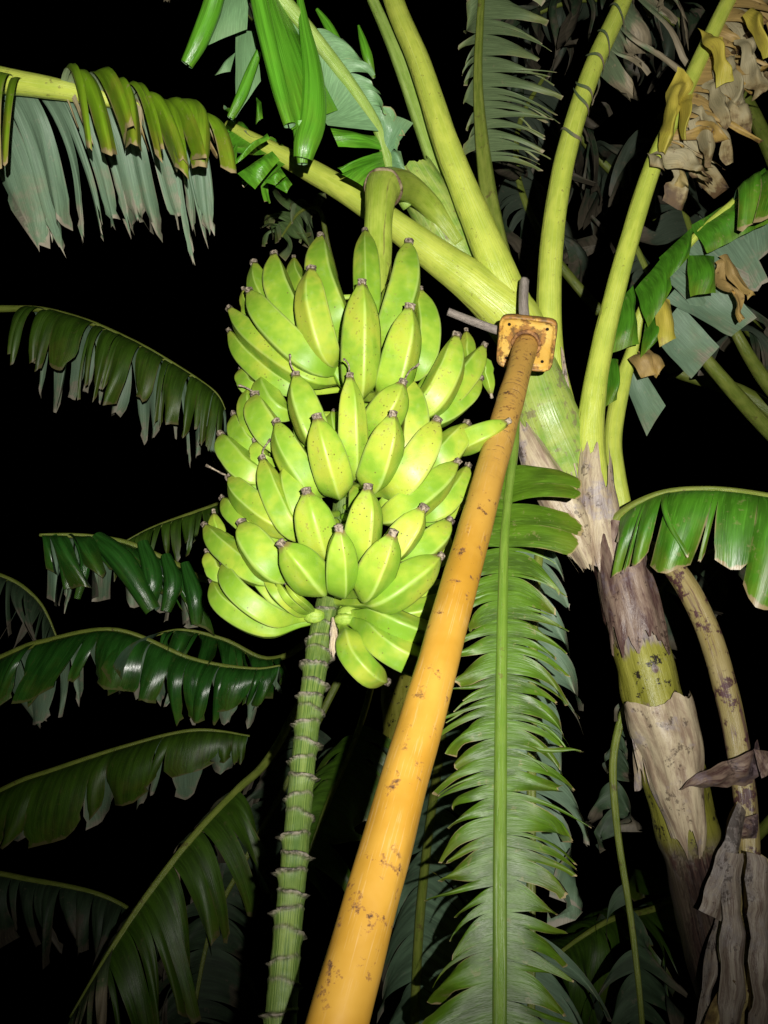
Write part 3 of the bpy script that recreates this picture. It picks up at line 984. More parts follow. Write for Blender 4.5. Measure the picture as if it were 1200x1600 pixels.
# long grey dead strips hanging at the lower right
scrap(l9, [[(1150, 1250, 1.66), (1166, 1270, 1.66), (1128, 1440, 1.60), (1088, 1420, 1.60)],
           [(1130, 1330, 1.62), (1160, 1330, 1.62), (1160, 1640, 1.5), (1125, 1640, 1.5)],
           [(1165, 1330, 1.60), (1196, 1340, 1.60), (1215, 1650, 1.5), (1175, 1660, 1.5)],
           [(1120, 1420, 1.66), (1138, 1400, 1.66), (1100, 1640, 1.55), (1075, 1640, 1.55)]], 'paper_grey', 'dead_leaf_strip', 'long withered grey strip hanging by the drying stalk', 311, crumple=0.05)
scrap(plant, [[(985, 1100, 1.83), (998, 1110, 1.82), (1003, 1230, 1.78), (992, 1235, 1.78)]], 'paper', 'dead_leaf_strip', None, 321, crumple=0.06)
ld1, pd1 = stalk2([(1000, 1050, 1.90, 10), (975, 1110, 1.93, 12), (958, 1190, 1.92, 12), (965, 1300, 1.88, 11), (985, 1430, 1.82, 10), (1000, 1560, 1.76, 9), (1010, 1700, 1.7, 8)], 'petiole_dim', n=40, label='thin withered stalk hanging left of the trunk')
b = Blade(18)
b.side(pd1, 0.12, 0.98, [(0.12, 0.06), (0.4, 0.10), (1, 0.24)], d0=(-0.6, -0.5, 0.2), d1=(0.1, -1, -0.4), n=14, tear=0.1, jit=0.25, narrow=0.8, curl=0.8, fringe=0.4, rag=0.3, skip=0.35, rows=18, wave=0.2)
b.side(pd1, 0.12, 0.98, [(0.12, 0.06), (0.4, 0.12), (1, 0.26)], d0=(0.6, -0.5, 0.2), d1=(0.15, -1, -0.4), n=14, tear=0.1, jit=0.25, narrow=0.8, curl=0.8, fringe=0.4, rag=0.3, skip=0.35, rows=18, wave=0.2)
blade_obj(b, 'leaf_far', ld1)

# papery sheaths on the trunk
sheath(plant, [(812, 652, 1.93, 14), (832, 705, 1.91, 40), (862, 762, 1.90, 54), (898, 830, 1.89, 56), (925, 890, 1.88, 36)], 'paper', arc=210, seed=21, ragtop=0.15, ragbot=0.2, wav=0.2,
       label='buff papery sheath peeling left of the trunk top')
sheath(plant, [(868, 545, 1.96, 36), (884, 640, 1.95, 38), (890, 700, 1.94, 38), (902, 760, 1.93, 40)], 'paper', arc=80, seed=22, ragtop=0.2, ragbot=0.4, center=25, wav=0.22, lift=1.12)
sheath(plant, [(930, 690, 1.91, 44), (930, 750, 1.90, 56), (936, 820, 1.90, 66), (948, 900, 1.88, 70)], 'paper', arc=170, seed=23, ragtop=0.45, ragbot=0.35, center=-5, wav=0.10, lift=1.03)
sheath(plant, [(962, 815, 1.90, 66), (972, 880, 1.88, 74), (990, 960, 1.85, 82), (1004, 1035, 1.82, 86)], 'paper_dark', arc=180, seed=24, ragtop=0.05, ragbot=0.45, center=10, wav=0.10,
       label='dark purple brown sheath on the middle of the trunk')
sheath(plant, [(1022, 1088, 1.80, 98), (1040, 1150, 1.77, 98), (1056, 1220, 1.74, 80), (1072, 1290, 1.71, 56), (1080, 1340, 1.70, 34)], 'paper', arc=200, seed=25, ragtop=0.10, ragbot=0.2, wav=0.14, tipn=0.2,
       label='grey brown papery sheath hanging off the lower trunk')
sheath(plant, [(985, 1110, 1.80, 14), (998, 1170, 1.77, 20), (1010, 1230, 1.74, 14)], 'paper', arc=120, seed=26, ragbot=0.3, wav=0.25)
sg, _ = stalk2([(1005, 1130, 1.84, 20), (1022, 1220, 1.82, 26), (1040, 1300, 1.80, 30), (1058, 1370, 1.78, 20)], 'petiole_dim', n=30, groove=0)
sg.name = 'sheath'

b = Blade(211)
b.side(p6, 0.63, 0.97, [(0.62, 0.10), (0.8, 0.24), (1, 0.26)], d0=(0.9, 0.0, -0.3), d1=(0.4, -1, -0.2), n=22, tear=0.08, jit=0.4, narrow=0.8, curl=1.2, fringe=0.6, lenvar=0.5, rag=0.3, wave=0.6, up=(-0.5, 0.5, 0.5), rows=18)
blade_obj(b, 'leaf_rust', l6, label='thin orange brown shreds of the dying leaf')
# (placed scraps of the dying leaf)
scrap(l6, [[(1052, 108, 1.97), (1080, 135, 1.99), (1044, 240, 1.93), (1026, 236, 1.93)],
           [(1066, 150, 1.97), (1084, 150, 1.98), (1074, 222, 1.93), (1068, 215, 1.93)],
           [(1094, 38, 1.99), (1124, 60, 2.0), (1142, 128, 1.95), (1122, 134, 1.95)],
           [(1160, 20, 1.99), (1180, 15, 2.0), (1206, 88, 1.95), (1195, 90, 1.95)]], 'leaf_yellow', 'dying_flap', 'yellow and orange flap of the dying leaf', 331, bulge=(-0.01, 0, -0.05), crumple=0.13)
scrap(l6, [[(1012, 240, 1.95), (1058, 228, 1.97), (1112, 270, 1.93), (1086, 272, 1.93)],
           [(1010, 238, 1.95), (1030, 250, 1.96), (1040, 268, 1.93), (1014, 262, 1.93)],
           [(1075, 170, 1.99), (1100, 150, 2.0), (1148, 248, 1.95), (1132, 250, 1.95)],
           [(1068, 190, 1.99), (1090, 180, 2.0), (1114, 262, 1.95), (1104, 262, 1.95)],
           [(1110, 105, 2.0), (1145, 85, 2.0), (1180, 205, 1.95), (1160, 208, 1.95)],
           [(1100, 130, 2.0), (1120, 120, 2.0), (1142, 190, 1.95), (1134, 200, 1.95)],
           [(1150, 60, 2.0), (1180, 60, 2.0), (1192, 150, 1.95), (1178, 160, 1.95)]], 'leaf_brown', 'dead_flap', 'tan crumpled flap of the dying leaf', 341, bulge=(0, 0, -0.03), crumple=0.22)
# P10 the frond hanging straight down right of the pole
l10, p10 = stalk2([(835, 500, 1.97, 14), (815, 570, 1.92, 15), (806, 640, 1.83, 15), (803, 700, 1.74, 15), (795, 770, 1.66, 14), (788, 850, 1.58, 15), (785, 960, 1.50, 17), (783, 1080, 1.43, 19), (782, 1210, 1.36, 21), (781, 1350, 1.29, 22), (781, 1500, 1.23, 23), (780, 1700, 1.16, 24)],
                  'petiole_frond', n=90, groove=0.1, label='straight green midrib of the hanging frond right of the pole')
b = Blade(20)
b.side(p10, 0.312, 0.385, [(0.312, 0.05), (0.322, 0.11), (0.34, 0.15), (0.36, 0.165), (0.385, 0.15)], d0=(1, 0.55, -0.2), d1=(0.95, -0.30, -0.1), n=2, tear=1.7, jit=0.02, narrow=0.0, curl=0.1, rag=0.01, sweep=-0.1, up=(0, 0.5, -1), lenvar=0.03, cols=15)
b.side(p10, 0.385, 0.46, [(0.385, 0.19), (0.46, 0.175)], d0=(1, 0.25, -0.2), d1=(0.95, -0.40, -0.1), n=2, tear=1.4, jit=0.04, narrow=0.04, curl=0.15, rag=0.03, sweep=0, up=(0, 0.5, -1), cols=13)
b.side(p10, 0.46, 0.98, [(0.46, 0.16), (0.6, 0.135), (1, 0.135)], d0=(1, 0.12, -0.2), d1=(0.80, -0.72, 0.05), n=38, tear=0.42, jit=0.24, narrow=0.62, curl=0.6, rag=0.12, sweep=0.0, fringe=0.35, up=(0, 0.5, -1), lenvar=0.3, wave=0.12)
b.side(p10, 0.30, 0.46, [(0.30, 0.06), (0.36, 0.10), (0.46, 0.12)], d0=(-1, 0.3, 0.1), d1=(-0.85, -0.65, 0.1), n=9, tear=0.5, jit=0.14, narrow=0.4, curl=0.3, rag=0.08, sweep=0, fringe=0.3, up=(0, 0.5, -1))
b.side(p10, 0.46, 0.98, [(0.46, 0.12), (0.7, 0.12), (1, 0.13)], d0=(-1, 0.1, 0.0), d1=(-0.80, -0.75, 0.1), n=36, tear=0.42, jit=0.24, narrow=0.62, curl=0.6, rag=0.12, fringe=0.35, up=(0, 0.5, -1), lenvar=0.3, wave=0.12)
blade_obj(b, 'leaf_frond', l10, label='green comb of narrow strips on both sides of the midrib')

# P11 second frond hanging behind it, seen by its grey green underside
l11, p11 = stalk2([(880, 760, 2.02, 12), (850, 820, 1.98, 14), (835, 950, 1.88, 15), (832, 1100, 1.80, 15), (830, 1300, 1.70, 15), (830, 1500, 1.6, 14), (830, 1720, 1.5, 10)], 'petiole_dim', n=60)
b = Blade(22)
b.side(p11, 0.15, 0.95, [(0.15, 0.1), (0.4, 0.22), (1, 0.24)], d0=(-0.9, -0.3, 0.2), d1=(-0.15, -1, -0.4), n=15, tear=0.1, jit=0.12, narrow=0.55, curl=0.4, fringe=0.5, rag=0.2, up=(0, 1, 1))
b.side(p11, 0.15, 0.95, [(0.15, 0.1), (0.4, 0.2), (1, 0.24)], d0=(0.9, -0.3, 0.2), d1=(0.1, -1, -0.4), n=15, tear=0.1, jit=0.14, narrow=0.6, curl=0.4, fringe=0.5, rag=0.25, up=(0, 1, 1), skip=0.1)
blade_obj(b, 'leaf_teal', l11)

# flag leaf at the top, curled flaps
lf, pf = stalk2([(640, 320, 1.93, 26), (612, 280, 1.90, 20), (604, 245, 1.86, 17), (590, 200, 1.82, 17), (560, 150, 1.77, 19), (520, 95, 1.72, 21), (480, 45, 1.68, 23), (435, -8, 1.64, 24), (380, -70, 1.6, 22)], 'petiole_green', n=50, groove=0.2,
                label='green midrib of the young leaf above the fruit stalk')
b = Blade(30)


def scroll(b, pts, radii, turns=0.95, n=18, C=22, seed=0, start=0.0):
    """a rolled up leaf margin along world points"""
    pth_ = smooth_path([Vector((*p, r)) for p, r in zip(pts, radii)], n)
    grid = [[] for _ in range(C)]
    for r in range(n):
        c = Vector(pth_[r][:3])
        T = (Vector(pth_[min(r + 1, n - 1)][:3]) - Vector(pth_[max(r - 1, 0)][:3])).normalized()
        X = (FW - T * FW.dot(T)).normalized()
        Y = T.cross(X)
        for i in range(C):
            f = i / (C - 1)
            ph = (start + f * turns) * 2 * math.pi
            rr_ = pth_[r][3] * (1 - 0.30 * f) * (1 + 0.06 * noise.noise(Vector((f * 3, r * 0.3, seed))))
            grid[i].append(c + X * math.cos(ph) * rr_ + Y * math.sin(ph) * rr_)
    b.sheet(grid)


for pts_, rad_ in ((((392, -60, 1.57), (412, 40, 1.58), (436, 140, 1.585), (452, 196, 1.59)), (0.020, 0.021, 0.019, 0.015)),
                   (((342, -40, 1.64), (330, 10, 1.66), (310, 62, 1.67), (291, 100, 1.68)), (0.024, 0.024, 0.022, 0.016)),
                   (((404, 80, 1.73), (392, 110, 1.74), (376, 150, 1.745), (359, 184, 1.75)), (0.008, 0.013, 0.014, 0.009)),
                   (((495, 15, 1.80), (512, 40, 1.80), (530, 75, 1.80), (548, 112, 1.81)), (0.005, 0.012, 0.014, 0.006)),
                   (((560, 40, 1.83), (566, 62, 1.83), (574, 90, 1.83), (583, 122, 1.84)), (0.003, 0.010, 0.014, 0.006)),
                   (((468, 190, 1.64), (470, 215, 1.65), (471, 238, 1.66), (472, 256, 1.665)), (0.021, 0.019, 0.016, 0.013))):
    scroll(b, [P(*q) for q in pts_], rad_, seed=pts_[0][0])
    blade_obj(b, 'leaf_bright', lf, name='rolled_flap')
    b = Blade(130 + pts_[0][0])
# the broad flap left of the midrib, running down into a half rolled tongue
rollsheet(b, P(398, -60, 1.585), P(436, -5, 1.645), P(528, 172, 1.74), P(456, 203, 1.61), bulge=(0, 0, -0.02), R=24, C=20, flip=True)
blade_obj(b, 'leaf_bright', lf, label='bright green flap left of the midrib of the young leaf')
b = Blade(140)
rollsheet(b, P(436, -5, 1.645), P(592, 205, 1.80), P(512, 196, 1.72), P(488, 160, 1.70), bulge=(0, 0, 0.015), R=20, C=24, flip=False)
blade_obj(b, 'leaf_pale', lf, label='pale green underside beside the midrib of the young leaf')
b = Blade(141)
scroll(b, [P(462, -40, 1.665), P(474, 40, 1.66), P(486, 120, 1.655), P(485, 185, 1.65), P(475, 225, 1.645), P(471, 248, 1.65)], [0.004, 0.014, 0.027, 0.034, 0.031, 0.024], turns=0.50, start=0.25)
blade_obj(b, 'leaf_bright', lf, name='rolled_flap', label='rolled tongue hanging at the middle of the young leaf')
b = Blade(142)
b.side(pf, 0.30, 0.74, [(0.30, 0.05), (0.5, 0.085), (0.74, 0.10)], d0=(1, 0.45, 0.3), d1=(0.6, -0.8, 0.1), n=6, tear=0.3, jit=0.25, narrow=0.10, curl=0.7, rag=0.12, sweep=-0.1, up=(0, 0.5, 1))
blade_obj(b, 'leaf_pale', lf, label='pale green flaps right of the midrib of the young leaf')
scrap(lf, [[(345, -10, 1.72), (390, -10, 1.72), (386, 46, 1.72), (323, 71, 1.70)],
           [(368, 48, 1.79), (398, 50, 1.79), (408, 127, 1.78), (368, 184, 1.77)],
           [(352, 95, 1.81), (368, 82, 1.81), (360, 112, 1.80), (336, 118, 1.80)]], 'leaf_pale', 'leaf_flap', 'pale grey green flap at the top edge showing its underside', 401, bulge=(0, 0, -0.012), crumple=0.02)
scrap(lf, [[(598, 222, 1.83), (609, 240, 1.85), (646, 192, 1.84), (594, 172, 1.80)],
           [(592, 214, 1.83), (596, 234, 1.84), (529, 229, 1.78), (516, 199, 1.78)],
           [(596, 236, 1.84), (599, 246, 1.85), (536, 270, 1.79), (526, 262, 1.79)],
           [(597, 244, 1.85), (602, 260, 1.86), (570, 294, 1.80), (534, 272, 1.79)],
           [(606, 232, 1.86), (612, 262, 1.87), (634, 270, 1.86), (626, 236, 1.86)],
           [(355, 240, 1.86), (372, 222, 1.86), (368, 258, 1.84), (356, 272, 1.84)],
           [(366, 250, 1.85), (417, 208, 1.85), (422, 216, 1.85), (368, 257, 1.84)],
           [(372, 272, 1.84), (425, 236, 1.84), (437, 250, 1.84), (398, 296, 1.82)],
           [(412, 284, 1.84), (438, 262, 1.84), (447, 275, 1.84), (430, 290, 1.83)],
           [(430, 292, 1.84), (448, 276, 1.84), (457, 288, 1.84), (448, 302, 1.83)],
           [(400, 152, 1.86), (408, 160, 1.86), (411, 185, 1.85), (400, 194, 1.85)]], 'leaf_bright', 'leaf_flap', None, 411, bulge=(0, 0, -0.02), crumple=0.04, flip=True)

# ------------------------------------------------------------------ the bunch of bananas
AX = [(585, 330, 1.62), (560, 560, 1.52), (545, 680, 1.47), (530, 820, 1.40), (512, 1000, 1.30)]


def axis_at(py):
    for (x0, y0, z0), (x1, y1, z1) in zip(AX, AX[1:]):
        if py <= y1 or (x1, y1, z1) == AX[-1]:
            f = (py - y0) / (y1 - y0)
            return x0 + (x1 - x0) * f, z0 + (z1 - z0) * f


bunch = empty('banana_bunch', P(590, 290, 1.68))
tag(bunch, 'large hanging bunch of green plantains in six tiers with a long ringed stalk', 'banana bunch')

# upper stalk that carries the bunch
pd = [(715, 380, 1.98, 30), (675, 325, 1.95, 34), (637, 292, 1.87, 42), (601, 292, 1.74, 52), (592, 335, 1.68, 45), (590, 400, 1.66, 44), (588, 480, 1.62, 40), (575, 600, 1.55, 34)]
path, rad = pxpath(pd, 60)
me = tube(path, rad, 28, lambda t, ph: 1 + 0.16 * math.exp(-((t - 0.42) / 0.012) ** 2) + 0.02 * math.sin(3 * ph), rough=0.05)
pedo = child('fruit_stalk', me, M['peduncle'], bunch)
k0 = min(range(60), key=lambda i: (path[i] - P(599, 300, 1.735)).length)
tn = (path[k0 + 1] - path[k0 - 1]).normalized()
X_ = (RT - tn * RT.dot(tn)).normalized()
Y_ = tn.cross(X_)
lp_ = [path[k0] + (X_ * math.cos(q * math.pi / 16) + Y_ * math.sin(q * math.pi / 16)) * rad[k0] * 1.10 + tn * 0.003 * math.sin(q * 0.9) for q in range(33)]
M['crown'] = mat_simple('fruit_cushion_skin', (0.13, 0.24, 0.02), (0.26, 0.36, 0.05), 70, 0.5, 0.5, 0.003)
M['scar'] = mat_simple('brown_ring_scar', (0.09, 0.055, 0.03), (0.30, 0.24, 0.14), 60, 0.8, 0.6, 0.003)
child('ring_scar', tube(lp_, [0.0042] * 33, 8, rough=0.5, ref=tn), M['scar'], pedo)
pedo['label'] = 'smooth thick green stalk above the fruit with a brown ring'
# middle stalk hidden inside the bunch and lower stalk with its scars
rp = [(575, 590, 1.545, 32), (550, 680, 1.48, 32), (535, 800, 1.42, 32), (520, 900, 1.36, 34), (508, 965, 1.31, 37), (498, 1010, 1.27, 36), (486, 1090, 1.20, 36), (473, 1200, 1.13, 39), (462, 1320, 1.06, 42), (450, 1450, 0.99, 46), (440, 1570, 0.94, 50), (432, 1680, 0.90, 52)]
path, rad = pxpath(rp, 620)
rng = random.Random(11)
scars = []
t = 0.415
while t < 1.0:
    scars.append((t, (math.pi / 2 if len(scars) % 2 else -math.pi / 2) + rng.uniform(-0.9, 0.9), rng.uniform(0.6, 1.2)))
    t += rng.uniform(0.019, 0.0275)


def scar_h(t, ph):
    h = 0
    c = 0
    for (ts, p0, a) in scars:
        wob = 0.004 * math.cos(ph - p0) + 0.0009 * math.sin(5 * ph + p0)
        x = (t - ts - wob)
        if abs(x) > 0.02:
            continue
        am = (0.16 + 0.84 * abs(math.cos((ph - p0) * 0.5)) ** 3) * a
        # sharp lip above, sloping off below
        if x < 0:
            e = math.exp(-(x / 0.0011) ** 2)
        else:
            e = 0.25 * math.exp(-(x / 0.0065) ** 2) + 0.75 * math.exp(-(x / 0.0013) ** 2)
        h += 0.62 * am * e
        c = max(c, math.exp(-((x - 0.0003) / 0.0027) ** 2) * min(1, 0.5 + am))
    return h, c


me = tube(path, rad, 26, lambda t, ph: 1 + scar_h(t, ph)[0] + 0.03 * math.sin(2 * ph + 9 * t) + 0.025 * noise.noise(Vector((t * 120, ph, 0))) + (0.05 * math.sin(ph * 5) if t < 0.4 else 0),
          attrs={'scar': lambda t, ph: scar_h(t, ph)[1]}, rough=0.05)
child('fruit_stalk', me, M['rachis'], bunch)['label'] = 'long ringed lower stalk hanging below the last fruit'

# fingers: tip x,y  bottom x,y  width  k (1 front .. -1 behind)  [yellow?]
F = [
    # first tier
    (497, 366, 530, 512, 54, 0.25), (571, 356, 575, 500, 44, 0.30), (641, 376, 604, 540, 58, 0.45), (424, 394, 478, 530, 52, 0.45),
    (393, 408, 455, 520, 44, 0.15), (483, 416, 512, 566, 58, 0.85), (566, 438, 562, 616, 60, 1.0), (660, 450, 652, 590, 44, 0.4),
    (643, 476, 606, 622, 60, 0.95), (386, 452, 500, 578, 58, 0.8), (355, 479, 490, 594, 48, 0.5), (354, 514, 455, 612, 36, 0.2),
    (376, 450, 410, 500, 26, 0.0), (717, 522, 655, 652, 56, 0.75), (760, 538, 672, 640, 46, 0.45), (754, 590, 662, 662, 46, 0.35),
    (733, 515, 716, 580, 28, 0.0), (772, 612, 740, 560, 22, -0.3), (455, 400, 490, 470, 30, -0.2), (612, 440, 600, 520, 36, 0.1),
    (520, 470, 535, 600, 40, 0.15), (600, 500, 600, 610, 40, 0.1), (430, 520, 470, 600, 36, 0.1), (690, 560, 640, 650, 40, 0.2),
    # second tier
    (547, 584, 550, 742, 50, 1.0), (459, 582, 502, 702, 56, 0.75), (631, 594, 574, 690, 58, 0.9), (643, 588, 632, 740, 50, 0.6),
    (406, 584, 446, 656, 44, 0.3), (394, 614, 448, 706, 54, 0.55), (383, 603, 418, 690, 40, 0.3), (371, 574, 410, 618, 30, 0.05),
    (361, 645, 408, 712, 40, 0.2), (520, 640, 530, 700, 36, 0.3), (600, 620, 598, 700, 36, 0.2),
    (470, 640, 500, 730, 40, 0.2), (560, 680, 560, 750, 40, 0.3), (680, 640, 640, 720, 40, 0.2),
    # third tier
    (495, 648, 530, 775, 62, 1.05), (430, 656, 495, 772, 54, 0.8), (616, 644, 577, 766, 62, 1.05), (686, 654, 612, 774, 66, 0.9),
    (733, 660, 664, 732, 54, 0.6), (341, 677, 410, 756, 52, 0.45), (394, 686, 424, 730, 32, 0.5), (407, 713, 462, 838, 48, 0.75),
    (372, 700, 420, 770, 40, 0.2),
    (470, 740, 500, 810, 40, 0.3), (560, 750, 560, 830, 40, 0.3), (640, 730, 600, 800, 40, 0.3),
    # fourth tier
    (444, 720, 480, 822, 50, 0.7), (478, 764, 508, 872, 66, 1.0), (576, 758, 558, 880, 60, 1.0), (717, 720, 606, 814, 56, 0.75),
    (735, 726, 664, 812, 42, 0.5), (728, 760, 664, 818, 40, 0.3), (355, 742, 452, 830, 52, 0.55), (344, 776, 430, 842, 46, 0.35),
    (664, 790, 598, 874, 56, 0.95), (706, 811, 620, 888, 52, 0.7), (706, 834, 668, 884, 30, 0.4),
    (500, 820, 515, 890, 42, 0.4), (580, 830, 560, 900, 42, 0.4),
    # fifth tier
    (531, 822, 532, 930, 54, 1.12), (616, 830, 566, 934, 60, 1.1), (690, 866, 582, 946, 62, 0.95), (440, 845, 506, 926, 64, 1.05),
    (374, 813, 444, 906, 64, 0.85), (316, 818, 420, 908, 46, 0.6), (329, 798, 360, 850, 26, 0.3), (318, 860, 360, 908, 30, 0.3),
]
rng = random.Random(8)


PROF = [(0, 0.26), (0.04, 0.33), (0.10, 0.50), (0.19, 0.71), (0.30, 0.86), (0.43, 0.955), (0.58, 1.0), (0.75, 1.0), (0.88, 0.95), (0.97, 0.82), (1.05, 0.62), (1.12, 0.46), (1.22, 0.33), (1.6, 0.29), (4, 0.29)]


def banana(T, Mp, Bp, Q, r, outv, name='banana', flower=False, extra=None):
    """one finger: tip T, belly Mp, lower end Bp, root Q on the stalk"""
    pts = [T] + ([extra] if extra is not None else []) + [Mp, Bp, Q]
    n = 34
    path = smooth_path([Vector((*p, 0)) for p in pts], 60)
    path = [Vector(p[:3]) for p in path]
    # resample evenly
    L = [0]
    for i in range(1, 60):
        L.append(L[-1] + (path[i] - path[i - 1]).length)
    tot = L[-1]
    # length down to lower end
    kb = 59 * (len(pts) - 2) // (len(pts) - 1)
    lb = L[kb] / tot
    out = []
    for i in range(n):
        d = (i / (n - 1)) ** 1.05 * tot
        k = 1
        while k < 59 and L[k] < d:
            k += 1
        f = (d - L[k - 1]) / max(L[k] - L[k - 1], 1e-6)
        out.append(path[k - 1].lerp(path[k], f))
    rad = []
    for i in range(n):
        t = (i / (n - 1)) ** 1.05 / lb      # 1 at the lower end of the belly
        q = curve_val(PROF, t)
        rad.append(r * q)
    ph0 = rng.uniform(-0.25, 0.25)
    nr = rng.choice((4, 4, 5))

    def prof(t, ph):
        k = 1 - sstep(0.75, 1.05, t)
        w_ = 2 * math.pi / nr
        m = ((ph - ph0 + w_ / 2) % w_) - w_ / 2          # 0 on a ridge
        pent = math.cos(w_ / 2) / math.cos(abs(m) - w_ / 2)
        # soften the very edge
        pent = min(pent, 0.99)
        return lerp(0.91 if nr == 5 else 0.84, pent, (1.0 if nr == 5 else 0.88) * k) * (1.06 if nr == 5 else 1.12)

    def ridge(t, ph):
        c = abs(math.cos((ph - ph0) * nr / 2))
        return c ** 16 * (1 - sstep(0.6, 0.85, t)) * sstep(0.03, 0.15, t)
    me = tube(out, rad, 48, prof, ref=outv, rough=0.025, seed=rng.random() * 50, attrs={'ridge': ridge})
    o = child(name, me, M['banana'], bunch)
    # dry tip
    d = (out[0] - out[1]).normalized()
    q = out[0]
    tr = r * 0.23
    tp_ = [q - d * 0.004, q + d * 0.002, q + d * 0.005, q + d * 0.008, q + d * 0.0095]
    rr = [tr * 0.95, tr * 1.12, tr * 1.05, tr * 1.2, tr * 0.75]
    m2 = [tube(tp_, rr, 10, rough=0.5, seed=rng.random() * 90)]
    if flower:
        c = q + d * 0.008
        pp = [c]
        dd = d.copy()
        tw = V(rng.uniform(-1, 1), rng.uniform(-.3, 1), rng.uniform(-.5, .5)).normalized()
        for i in range(9):
            dd = (dd + tw * 0.22 + V(rng.gauss(0, .15), rng.gauss(0, .15), 0)).normalized()
            pp.append(pp[-1] + dd * 0.0042)
        m2.append(tube(pp, [0.0016] * 8 + [0.0026, 0.002], 6))
    child('tip', merge(m2), M['tip'], o)
    return o


def ax_pt(py):
    x, z = axis_at(py)
    return P(x, py, z)


FLOW = {(547, 584), (459, 582), (631, 594), (406, 584), (394, 614), (394, 686), (407, 713)}
for idx, (tx, ty, bx, by, wd, k) in enumerate(F):
    bx, by = bx + (bx - tx) * 0.07, by + (by - ty) * 0.07
    wd *= 0.97
    ax_t, az_t = axis_at(ty)
    ax_b, az_b = axis_at(by)
    s = max(-1, min(1, (tx - ax_t) / 225))
    tz = az_t - 0.235 * math.sqrt(1 - s * s) * k + 0.0
    s2 = max(-1, min(1, (bx - ax_b) / 170))
    # root radius of this finger
    bz = az_b - (0.055 + 0.075 * k) * math.sqrt(1 - s2 * s2) * (1 if k > 0 else 0.2)
    T = P(tx, ty + 4, tz)
    # shift the lower centre up by part of the width
    dx, dy = tx - bx, ty - by
    ln = math.hypot(dx, dy)
    cx, cy = bx + dx / ln * wd * 0.42, by + dy / ln * wd * 0.42
    B_ = P(cx, cy, bz)
    mz = 0.5 * (tz + bz)
    mid = P((tx + cx) / 2, (ty + cy) / 2, mz)
    ax_m = ax_pt((ty + cy) / 2)
    adir = (ax_pt(ty) - ax_pt(by + 1)).normalized()
    o_ = mid - ax_m
    o_ = o_ - adir * o_.dot(adir)
    o_.normalize()
    bl = (T - B_).length
    mid = T.lerp(B_, 0.55) + o_ * bl * rng.uniform(0.06, 0.11)
    # root on the stalk just above the lower end
    ry = by - 12
    Qa = ax_pt(ry)
    Q = Qa + (B_ - Qa).normalized() * 0.010
    r = wd * 0.5 * mz / FPX * 1.02
    T = T + o_ * (-0.006)
    banana(T, mid, B_ - o_ * r * 0.25, Q, r, o_, flower=(tx, ty) in FLOW)

# the finger that lies over the pole
o = banana(P(791, 660, 1.385), P(745, 682, 1.385), P(700, 694, 1.42), P(560, 700, 1.48), 0.0265, V(0.2, -0.2, -1))
# last tier: fingers with their necks in view
for pts, wd, outv in (
        (((350, 882, 1.30), (366, 918, 1.25), (402, 950, 1.24), (440, 966, 1.26), (498, 964, 1.31)), 44, (-0.4, -0.4, -1)),
        (((333, 910, 1.34), (350, 944, 1.30), (395, 972, 1.29), (436, 980, 1.29), (496, 968, 1.31)), 44, (-0.4, -0.6, -1)),
        (((412, 898, 1.26), (428, 925, 1.23), (450, 946, 1.24), (470, 958, 1.27), (500, 962, 1.31)), 20, (-0.4, -0.4, -1)),
        (((432, 908, 1.24), (446, 930, 1.22), (462, 945, 1.24), (478, 955, 1.27), (500, 960, 1.31)), 16, (-0.4, -0.4, -1)),
        (((447, 914, 1.23), (460, 930, 1.21), (474, 942, 1.23), (486, 952, 1.27), (502, 958, 1.31)), 14, (-0.4, -0.4, -1)),
        (((388, 884, 1.30), (410, 915, 1.27), (440, 945, 1.27), (465, 958, 1.28), (500, 964, 1.31)), 26, (-0.4, -0.4, -1)),
        (((712, 985, 1.30), (668, 994, 1.24), (620, 978, 1.22), (580, 962, 1.25), (530, 956, 1.31)), 50, (0.2, 0.3, -1)),
        (((705, 1042, 1.30), (655, 1036, 1.22), (606, 1012, 1.21), (572, 982, 1.25), (530, 962, 1.31)), 54, (0.2, 0.3, -1)),
        (((602, 1064, 1.24), (574, 1050, 1.20), (552, 1024, 1.21), (543, 995, 1.24), (526, 966, 1.31)), 46, (-0.2, 0.3, -1)),
        (((716, 930, 1.34), (680, 950, 1.28), (636, 960, 1.27), (596, 958, 1.28), (532, 952, 1.31)), 42, (0.2, 0.3, -1)),
        (((700, 908, 1.38), (672, 925, 1.32), (630, 945, 1.31), (590, 952, 1.31), (532, 948, 1.31)), 36, (0.2, 0.3, -1))):
    q = [P(*p) for p in pts]
    banana(q[0], q[2], q[3], q[4], wd * 0.5 * pts[2][2] / FPX, V(*outv), extra=q[1])
# knobbly cushions where the last tier joins the stalk
for (x, y, z, ww) in ((490, 962, 1.285, 22), (543, 958, 1.285, 24), (538, 968, 1.275, 16)):
    c = P(x, y, z)
    me = tube([c - RT * 0.016, c - RT * 0.008, c + RT * 0.002, c + RT * 0.012, c + RT * 0.018], [0.005, 0.010, 0.0115, 0.009, 0.005], 18, rough=0.6, seed=x)
    child('crown', me, M['crown'], bunch)
# dry bract scraps beside the stalk
sheath(bunch, [(520, 965, 1.26, 4), (522, 990, 1.25, 14), (520, 1012, 1.24, 12), (521, 1030, 1.24, 4)], 'paper', name='dry_bract', arc=110, seed=44, C=8, n=12, wav=0.3)
me = tube([P(322, 727, 1.36), P(334, 733, 1.36), P(345, 739, 1.36), P(354, 743, 1.37)], [0.0032, 0.0016, 0.0016, 0.002], 8, rough=0.3)
child('dry_flower', me, M['tip'], bunch)

